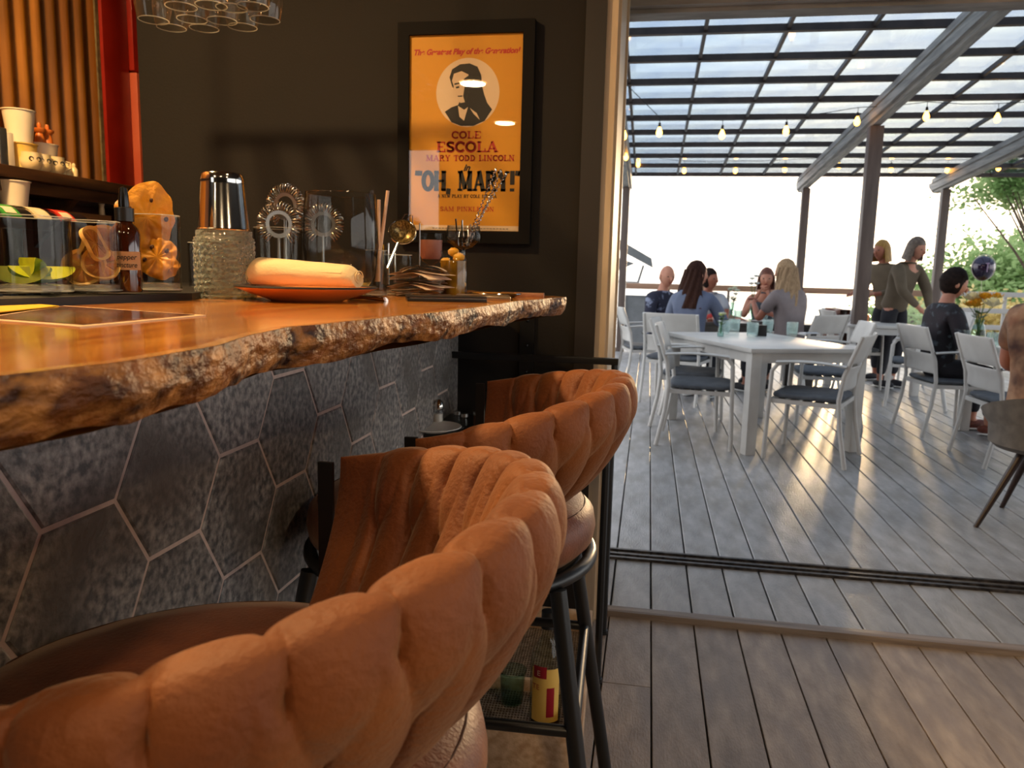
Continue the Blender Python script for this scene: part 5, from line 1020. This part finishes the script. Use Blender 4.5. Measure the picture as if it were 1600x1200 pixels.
def person(x, y, fx, fy, label, skin_m='fair', shirt=None, sleeve='short', pants=None, hair=None, hstyle='short', sit=True, lean=0.0, arms=None, hyaw=0, hpitch=0, shoes=None, sc=1.0, hw=1.0, z0=0.0, legs=True):
    t = thing('person', (x, y, z0), label, 'person', rz=atan2(-fx, fy)); t.scale = (sc,)*3
    ph = .53 if sit else .92
    P0 = V((0, 0, ph)); dv = V((0, sin(lean), cos(lean))); fr = V((0, cos(lean), -sin(lean)))
    belly, chest, neck, nt_ = P0+dv*.16, P0+dv*.36, P0+dv*.51, P0+dv*.58+fr*.015
    hc = nt_+V((0, .03, .09)).xyz if lean < .5 else nt_+dv*.08+V((0, .04, .02))
    sh = [P0+dv*.46+V((s*.165, 0, 0)) for s in (-1, 1)]
    arms = arms or [[(-.24, .05, -.27), (-.17, .28, -.30)], [(.24, .05, -.27), (.17, .28, -.30)]]
    el, wr = [], []
    for s, (e_, w_) in zip((0, 1), arms):
        el.append(sh[s]+V(e_)-V(((-.165 if s == 0 else .165), 0, 0))); wr.append(sh[s]+V(w_)-V(((-.165 if s == 0 else .165), 0, 0)))
    if sit: knees = [V((s*.11, .40, ph-.03)) for s in (-1, 1)]; ank = [V((s*.12, .40, .085)) for s in (-1, 1)]
    else: knees = [V((s*.10, .03, .50)) for s in (-1, 1)]; ank = [V((s*.10, -.02, .085)) for s in (-1, 1)]
    hips = [P0+V((s*.085, .01, -.01)) for s in (-1, 1)]
    c = lambda p, r: (p.x, p.y, p.z, r)
    ch = [[c(P0, (.13, .10)), c(belly, (.12, .095)), c(chest, (.135, .105)), c(neck, .06), c(nt_, .048), c(nt_.lerp(hc, .6), .055)]]
    for s in (0, 1):
        hd = (wr[s]-el[s]).normalized(); palm = wr[s]+hd*.055
        ch.append([c(chest, (.135, .105)), c(sh[s], .055), c(sh[s].lerp(el[s], .5), .044), c(el[s], .036), c(el[s].lerp(wr[s], .4), .036), c(wr[s], .024), c(palm, (.034, .016))])
        ch.append([c(P0, (.13, .10)), c(hips[s], .088), c(hips[s].lerp(knees[s], .5), .075), c(knees[s], .055), c(knees[s].lerp(ank[s], .35), .052), c(ank[s], .034), c(ank[s]+V((0, .06, -.045)), .035), c(ank[s]+V((0, .15, -.06)), .028)])
    v_, f_ = skin(ch); body = MB(); body.add(v_, f_)
    for s in (0, 1):       # five fingers rooted in each palm
        hd = (wr[s]-el[s]).normalized(); side = hd.cross(V((0, 0, 1))); side = side.normalized() if side.length > .1 else V((1, 0, 0)); dn = hd.cross(side).normalized()
        if dn.z > 0: dn = -dn
        for k, (o_, L_) in enumerate(((-.026, .055), (-.009, .068), (.009, .072), (.026, .064))):
            b = wr[s]+hd*.075+side*o_; body.tube([b, b+hd*L_*.45+dn*.006, b+hd*L_*.8+dn*.022, b+hd*L_*.85+dn*.035], [.0095, .009, .008, .006], 8)
        th = side*(.03 if s == 0 else -.03); b = wr[s]+hd*.03+th*.6; body.tube([b, b+th*.8+hd*.022, b+th*.9+hd*.048+dn*.01], [.011, .010, .007], 8)
    Rh = Matrix.Rotation(rad(hyaw), 3, 'Z')@Matrix.Rotation(rad(hpitch), 3, 'X')
    def face(d):
        g = 1.0
        if d.z < 0: g *= 1-.20*(-d.z)**1.2*(abs(d.x)*1.3)
        if d.y > 0: g *= 1+.05*math.exp(-((d.x/.12)**2+((d.z+.02)/.10)**2))*3.2-.035*math.exp(-(((abs(d.x)-.33)/.13)**2+((d.z-.12)/.09)**2))+.03*math.exp(-((d.x/.25)**2+((d.z+.78)/.15)**2))
        if d.y > 0: g *= 1+.02*math.exp(-((d.x/.22)**2+((d.z+.42)/.06)**2))
        return g
    body.ell(hc, (.077, .098, .118), 28, 20, M=Rh, fn=face)
    for s in (-1, 1): body.ell(hc+Rh@V((s*.078, -.005, -.005)), (.010, .018, .030), 10, 8, M=Rh)
    body.build('body', SKINS[skin_m], t, weld=False)
    M_EYE = mat('eye dark', '#1c1310', rough=.3); M_LIP = mat('lip', '#8a4238', rough=.5)
    [MB().ell(hc+Rh@V((s*.030, .086, .012)), (.013, .007, .006), 10, 6, M=Rh).build('eye', M_EYE, t, weld=False) for s in (-1, 1)]
    MB().ell(hc+Rh@V((0, .093, -.052)), (.024, .006, .006), 12, 6, M=Rh).build('lips', M_LIP, t, weld=False)
    MB().ell(hc+Rh@V((0, .108, -.015)), (.012, .014, .022), 10, 8, M=Rh).build('nose', SKINS[skin_m], t, weld=False)
    if hair:
        hm = MB()
        def hf(d):
            frontcut = d.y > .35 and d.z < .45
            return .93 if frontcut or d.z < (-.25 if hstyle == 'short' else -.6) else 1.0+.04*mnoise(d*5)
        hm.ell(hc+Rh@V((0, -.012, .012)), (.088, .106, .124), 28, 20, M=Rh, fn=hf)
        if hstyle.startswith('long'):
            L_ = {'long': .40, 'longer': .44, 'bob': .14}.get(hstyle, .3) if hstyle != 'long' else .36
            def lh(u, v):
                a = rad(195+150*u)-pi*0; f = v; w_ = 1+(.75*f+.12)*hw; back = .105+.05*f*hw
                p_ = V((.086*w_*cos(a), back*sin(a)*1.0-.01, .05-L_*f)); wv = .008*sin(u*38+f*9); return tuple(hc+Rh@V((p_.x+wv*cos(a), p_.y+wv*sin(a), p_.z)))
            hm.grid(60, 16, lh); hm.grid(60, 16, lambda u, v: tuple(V(lh(u, v))*1.0+V((0, .035, -.004))))
        if hstyle == 'bob':
            hm.grid(48, 8, lambda u, v: tuple(hc+Rh@V((.094*(1+.18*v)*cos(rad(150+240*u)), .104*(1+.1*v)*sin(rad(150+240*u))-.01, .04-.17*v))))
        hm.build('hair', hair, t, weld=False)
    e_ = .012
    if shirt:
        ch = [[c(P0-dv*.05, (.160, .135)), c(P0+dv*.02, (.165, .138)), c(belly, (.158, .135)), c(chest, (.172, .145)), c(neck-dv*.005, (.108, .095))]]
        for s in (0, 1):
            end = el[s] if sleeve == 'long' else sh[s].lerp(el[s], .72)
            l_ = [c(chest, (.172, .145)), c(sh[s], .088), c(sh[s].lerp(el[s], .45), .068), c(end, .058)]
            if sleeve == 'long': l_ += [c(el[s].lerp(wr[s], .45), .048), c(el[s].lerp(wr[s], .9), .038)]
            if sleeve == 'none': l_ = [c(chest, (.172, .145)), c(sh[s].lerp(chest, .12), .082)]
            ch.append(l_)
        v_, f_ = skin(ch); MB().add([(a, b, cc_+.003*mnoise(V((a*12, b*12, cc_*14)))) for a, b, cc_ in v_], f_).build('shirt', shirt, t, weld=False)
        MB().tube([tuple(neck+V((.066*cos(a), .056*sin(a), .0))+V((0, 0, .0))) for a in [2*pi*i/20 for i in range(20)]], .011, 8, closed=True).build('collar', shirt, t, weld=False)
    if pants:
        ch = [[c(P0+dv*.09, (.150, .125)), c(P0, (.155, .128))]]
        for s in (0, 1): ch.append([c(P0, (.155, .128)), c(hips[s], .100), c(hips[s].lerp(knees[s], .5), .086), c(knees[s], .068), c(knees[s].lerp(ank[s], .4), .064), c(ank[s].lerp(knees[s], .12), .052)])
        v_, f_ = skin(ch); MB().add(v_, f_).build('trousers', pants, t, weld=False)
    if shoes:
        for s in (0, 1):
            a = ank[s]; MB().ell((a.x, a.y+.055, .048), (.047, .135, .042), 18, 12, fn=lambda d: 1+.25*max(0, -d.y)*max(0, d.z)).build('shoe', shoes, t, weld=False)
            MB().ell((a.x, a.y+.055, .014), (.05, .14, .014), 18, 8).build('sole', M_WHITE, t, weld=False)
    return t
M_HD = mat('dark brown hair', '#2a1712', '#3f2419', spec=.15, rough=.75, scale=30, stretch=(4, 4, .4)); M_HB = mat('blonde hair', '#8d7256', '#b89a78', spec=.2, rough=.7, scale=30, stretch=(4, 4, .4)); M_HK = mat('black brown hair', '#1c1310', '#2a1d18', spec=.15, rough=.75, scale=40)
M_HR = mat('reddish hair', '#5c3020', '#7c4630', rough=.5, scale=30); M_HG = mat('golden hair', '#8a6428', '#b58a40', rough=.5, scale=30, stretch=(4, 4, .5))
S_BLU = cloth('blue grey shirt', '#59617a', '#6b7388', scale=5); S_NAV = cloth('navy patterned jacket', '#24263a', '#8088a0', scale=9, contrast=(.56, .62)); S_TEE = cloth('pale grey tee', '#a9adb6', '#b6bac2', scale=4)
S_GREY = cloth('heather grey tee', '#7c7070', '#8d8282', scale=6); S_DRK = cloth('dark floral shirt', '#1d1a20', '#566068', scale=16, contrast=(.55, .64), c3='#2c2228', s3=6); S_KHA = cloth('khaki brown cardigan', '#564a3a', '#685a48', scale=4)
S_TAN = cloth('tan floral camp shirt', '#8f6248', '#b08a6c', scale=9, contrast=(.4, .6), c3='#3f2620', s3=7); S_SLT = cloth('slate vest', '#4a525c', '#566069', scale=4); J_DK = cloth('dark trousers', '#1a1a20', '#26262e', scale=8)
M_SNK = mat('dark sneaker', '#25242a', rough=.7); M_RSH = mat('rust shoe', '#5a2a20', '#7a4030', rough=.6, scale=30)
person(HX(1080, 7.6), 7.58, .38, .92, 'person with long dark brown hair and blue grey shirt seated with their back to us', shirt=S_BLU, sleeve='long', pants=J_DK, hair=M_HD, hstyle='long', lean=.18, hyaw=-35, shoes=M_SNK, sc=1.03, hw=1.7, arms=[[(-.25, .06, -.26), (-.1, .27, -.24)], [(.27, .10, -.24), (.12, .30, -.22)]])
person(HX(1030, 8.6), 8.6, .75, -.65, 'bald man in navy jacket with pale stripes, smiling beside the rail', shirt=S_NAV, sleeve='long', pants=J_DK, lean=.10, hyaw=-22, hpitch=-8, shoes=M_SNK)
person(HX(1106, 9.2), 9.4, .1, -1, 'person in pale grey tee seated behind the dark-haired one, arm on the table', 'tan', shirt=S_TEE, pants=J_DK, hair=M_HK, lean=.28, hyaw=40, shoes=M_SNK, arms=[[(-.22, .12, -.22), (-.34, .34, -.24)], [(.20, .1, -.25), (.1, .32, -.24)]])
person(HX(1204, 9.2), 9.40, -.30, -.95, 'person with reddish hair and slate vest holding both hands to their chin', shirt=S_SLT, sleeve='none', pants=J_DK, hair=M_HR, hstyle='bob', lean=.12, hyaw=10, hpitch=-5, shoes=M_SNK, arms=[[(-.20, .24, -.22), (-.06, .20, .03)], [(.20, .24, -.22), (.06, .20, .03)]])
person(HX(1240, 8.2), 8.2, -.62, .78, 'person with long wavy blonde hair and heather grey tee seated with back to us', 'tan', shirt=S_GREY, pants=J_DK, hair=M_HB, hstyle='long', lean=.12, hyaw=0, shoes=M_SNK, sc=1.06, hw=1.2, arms=[[(-.22, .14, -.24), (-.10, .33, -.10)], [(.22, .12, -.26), (.12, .32, -.2)]])
person(2.31, 6.72, 1, .15, 'dark-haired man in dark floral shirt seated at the flower table, looking right', shirt=S_DRK, sleeve='long', pants=J_DK, hair=M_HK, lean=.06, hyaw=-4, hpitch=-18, shoes=M_RSH, sc=1.0)
person(HX(1400, 9.4), 9.4, .55, -.75, 'person in khaki brown cardigan standing and leaning over the far table', shirt=S_KHA, sleeve='long', pants=J_DK, hair=mat('grey brown hair', '#5a4a40', '#7a6a5c', rough=.5, scale=30), hstyle='bob', sit=False, lean=.30, hpitch=-15, hyaw=0, shoes=M_SNK, arms=[[(-.22, .10, -.26), (-.12, .22, -.46)], [(.22, .12, -.26), (.10, .26, -.44)]])
person(HX(1392, 9.9), 9.95, -.7, -.5, 'person with short sunlit golden hair behind the one leaning over', 'tan', shirt=S_KHA, sleeve='long', pants=J_DK, hair=M_HG, hstyle='bob', sit=False, lean=.25, hpitch=-5, shoes=M_SNK, sc=.99)
person(3.40, 5.66, -1, .05, 'person in dark trousers at the far side of the flower table, mostly outside the frame', shirt=S_TEE, pants=J_DK, hair=M_HD, hstyle='short', shoes=M_SNK)
person(1.95, 4.20, .80, .60, 'person in tan floral camp shirt on the grey bucket chair at the right edge', 'tan', shirt=S_TAN, pants=J_DK, hair=M_HD, hstyle='long', lean=.08, hyaw=0, shoes=M_SNK, sc=1.08, arms=[[(-.24, .06, -.26), (-.10, .26, -.28)], [(.24, .06, -.26), (.10, .26, -.28)]])

# ------------------------------------------------------------ beyond the rail
wm = bpy.data.materials.new('sea water'); wm.use_nodes = True; b_ = wm.node_tree.nodes['Principled BSDF']; b_.inputs['Base Color'].default_value = (.28, .34, .36, 1); b_.inputs['Roughness'].default_value = .12; b_.inputs['IOR'].default_value = 1.33
n_ = wm.node_tree.nodes.new('ShaderNodeTexNoise'); n_.inputs['Scale'].default_value = .8; n_.inputs['Detail'].default_value = 4; g_ = wm.node_tree.nodes.new('ShaderNodeBump'); g_.inputs['Strength'].default_value = .15
wm.node_tree.links.new(n_.outputs[0], g_.inputs['Height']); wm.node_tree.links.new(g_.outputs[0], b_.inputs['Normal'])
tag(MB().add([(-1500, -60, -9), (1500, -60, -9), (1500, 2500, -9), (-1500, 2500, -9)], [(0, 1, 2, 3)]).build('sea', wm, smooth=False), 'bright hazy sea filling the view beyond the deck rail', 'sea', kind='stuff')
M_BANK = mat('sandy bank', '#8f8464', '#b5a784', rough=.9, scale=1.5)
tag(MB().grid(30, 20, lambda u, v: (7+30*u, 15+30*v, -8.9+8.2*min(1, u*3.2)*(.8+.3*mnoise(V((u*5, v*5, 2)))))).build('bank', M_BANK, weld=False), 'pale bank under the trees at the right beyond the deck', 'bank', kind='stuff')
def leafmat(n, c1, c2):
    m = bpy.data.materials.new(n); m.use_nodes = True; t = m.node_tree; t.nodes.clear(); o = t.nodes.new('ShaderNodeOutputMaterial'); d = t.nodes.new('ShaderNodeBsdfDiffuse'); tl = t.nodes.new('ShaderNodeBsdfTranslucent'); mx_ = t.nodes.new('ShaderNodeMixShader'); mx_.inputs[0].default_value = .55
    tcn = t.nodes.new('ShaderNodeTexCoord'); nn = t.nodes.new('ShaderNodeTexNoise'); nn.inputs['Scale'].default_value = 1.6; r = t.nodes.new('ShaderNodeValToRGB'); r.color_ramp.elements[0].position = .35; r.color_ramp.elements[1].position = .65; r.color_ramp.elements[0].color = lin(c1); r.color_ramp.elements[1].color = lin(c2)
    t.links.new(tcn.outputs['Object'], nn.inputs[0]); t.links.new(nn.outputs[0], r.inputs[0]); t.links.new(r.outputs[0], d.inputs[0]); t.links.new(r.outputs[0], tl.inputs[0]); t.links.new(d.outputs[0], mx_.inputs[1]); t.links.new(tl.outputs[0], mx_.inputs[2]); t.links.new(mx_.outputs[0], o.inputs[0]); return m
L1 = leafmat('bright tree leaf', '#7c9a60', '#b2c890'); L2 = leafmat('yellowing leaf', '#c4ae68', '#e8d8a4'); M_BARK = mat('bark', '#4a3c30', '#6a5848', rough=.9, scale=8)
def tree(x, y, zb, crown, n, label, lm, seed, ls=.28, tk=1.0):
    rnd = random.Random(seed); t = thing('leafy_tree', (x, y, zb), label, 'tree')
    cx, cy, cz, rx, ry, rz_ = crown
    m = MB(); m.tube([(0, 0, -.5), (.1, 0, cz*.5), (cx*.6, cy*.6, cz*.95)], [.28*tk, .22*tk, .12*tk], 10)
    clumps = []
    for i in range(16):
        a, e2 = rnd.random()*2*pi, rnd.uniform(-.35, 1); r_ = rnd.uniform(.5, .95); p_ = V((cx+rx*r_*cos(a)*cos(e2), cy+ry*r_*sin(a)*cos(e2), cz+rz_*r_*sin(e2))); clumps.append(p_)
        m.tube([(cx*.4, cy*.4, cz*.6), tuple((p_+V((cx*.4, cy*.4, cz*.6)))/2+V((0, 0, .1))), tuple(p_)], [.09*tk, .05*tk, .02*tk], 6)
    m.build('trunk', M_BARK, t)
    vs, fs = [], []
    for i in range(n):
        c_ = clumps[i % 16]; d = V((rnd.gauss(0, 1), rnd.gauss(0, 1), rnd.gauss(0, .7)))*.30*min(rx, rz_*1.3); p_ = c_+d
        a = V((rnd.gauss(0, 1), rnd.gauss(0, 1), rnd.gauss(0, .6))).normalized(); b = a.cross(V((rnd.random()-.5, rnd.random()-.5, rnd.random()))).normalized(); L_ = ls*rnd.uniform(.6, 1.2); k = len(vs)
        vs += [p_-a*L_*.5, p_+b*L_*.28, p_+a*L_*.5, p_-b*L_*.28]; fs.append((k, k+1, k+2, k+3))
    tag(MB().add(vs, fs).build('foliage', lm, t, smooth=False, weld=False), kind='stuff')
tree(HX(1590, 25), 25, -1, (0, 0, 1.55, 3.0, 3.0, 1.7), 22000, 'broad rounded green tree at the right beyond the rail', L1, 1, .22)
tree(HX(1500, 30), 30, -1.5, (0, 0, 1.9, 2.2, 1.8, 1.1), 5000, 'smaller green tree left of the broad one, behind the post', L1, 2, .2)
tree(HX(1545, 20), 20, -1.4, (0, 0, 1.5, 2.0, 1.3, .7), 5000, 'low yellowing shrub-like tree under the broad green one', L2, 3, .16)
tree(HX(1720, 16.2), 16.2, -3, (-1.75, -.2, 5.95, .75, .9, .5), 4200, 'tall green tree whose branch hangs at the upper right by the roof', L1, 4, .12, tk=.4)
tree(HX(1385, 17.5), 17.5, -3, (0, 0, 3.3, .8, .7, .5), 1800, 'small sunlit green bush just behind the rail, left of the patterned-shirt man', L1, 5, .11)
# neighbour's eave at left
nb = thing('neighbour_roof', (-1.6, 18, 0), 'dark eave of a neighbouring building jutting in at the left beyond the rail', 'building')
M_EAVE = mat('slate eave', '#4d5052', '#5f6264', rough=.6, scale=3)
MB().prism([(-2.4, 1.20+1.05), (1.66, .20), (1.62, .40), (-2.4, 1.25+1.35)], 0, 1.6, M=Matrix(((1, 0, 0), (0, 0, 1), (0, 1, 0))), c=(0, 0, 0)).build('roof_slab', M_EAVE, nb, smooth=False)
nb.location.z = 1.17
MB().bx(-2.4, .75, .1, 1.5, -8.5, -.55).build('wall', mat('pale wall', '#b8b0a4', rough=.8), nb, smooth=False)
MB().prism([(1.42, .24), (1.47, .24), (1.37, -.13), (1.32, -.13)], .1, .14, M=Matrix(((1, 0, 0), (0, 0, 1), (0, 1, 0)))).bx(.3, 1.37, .1, .14, -.16, -.13).prism([(.85, .40), (1.25, .28), (.6, .0), (.55, .05)], .1, .16, M=Matrix(((1, 0, 0), (0, 0, 1), (0, 1, 0)))).build('bracket', M_EAVE, nb, smooth=False)

bpy.context.view_layer.update()
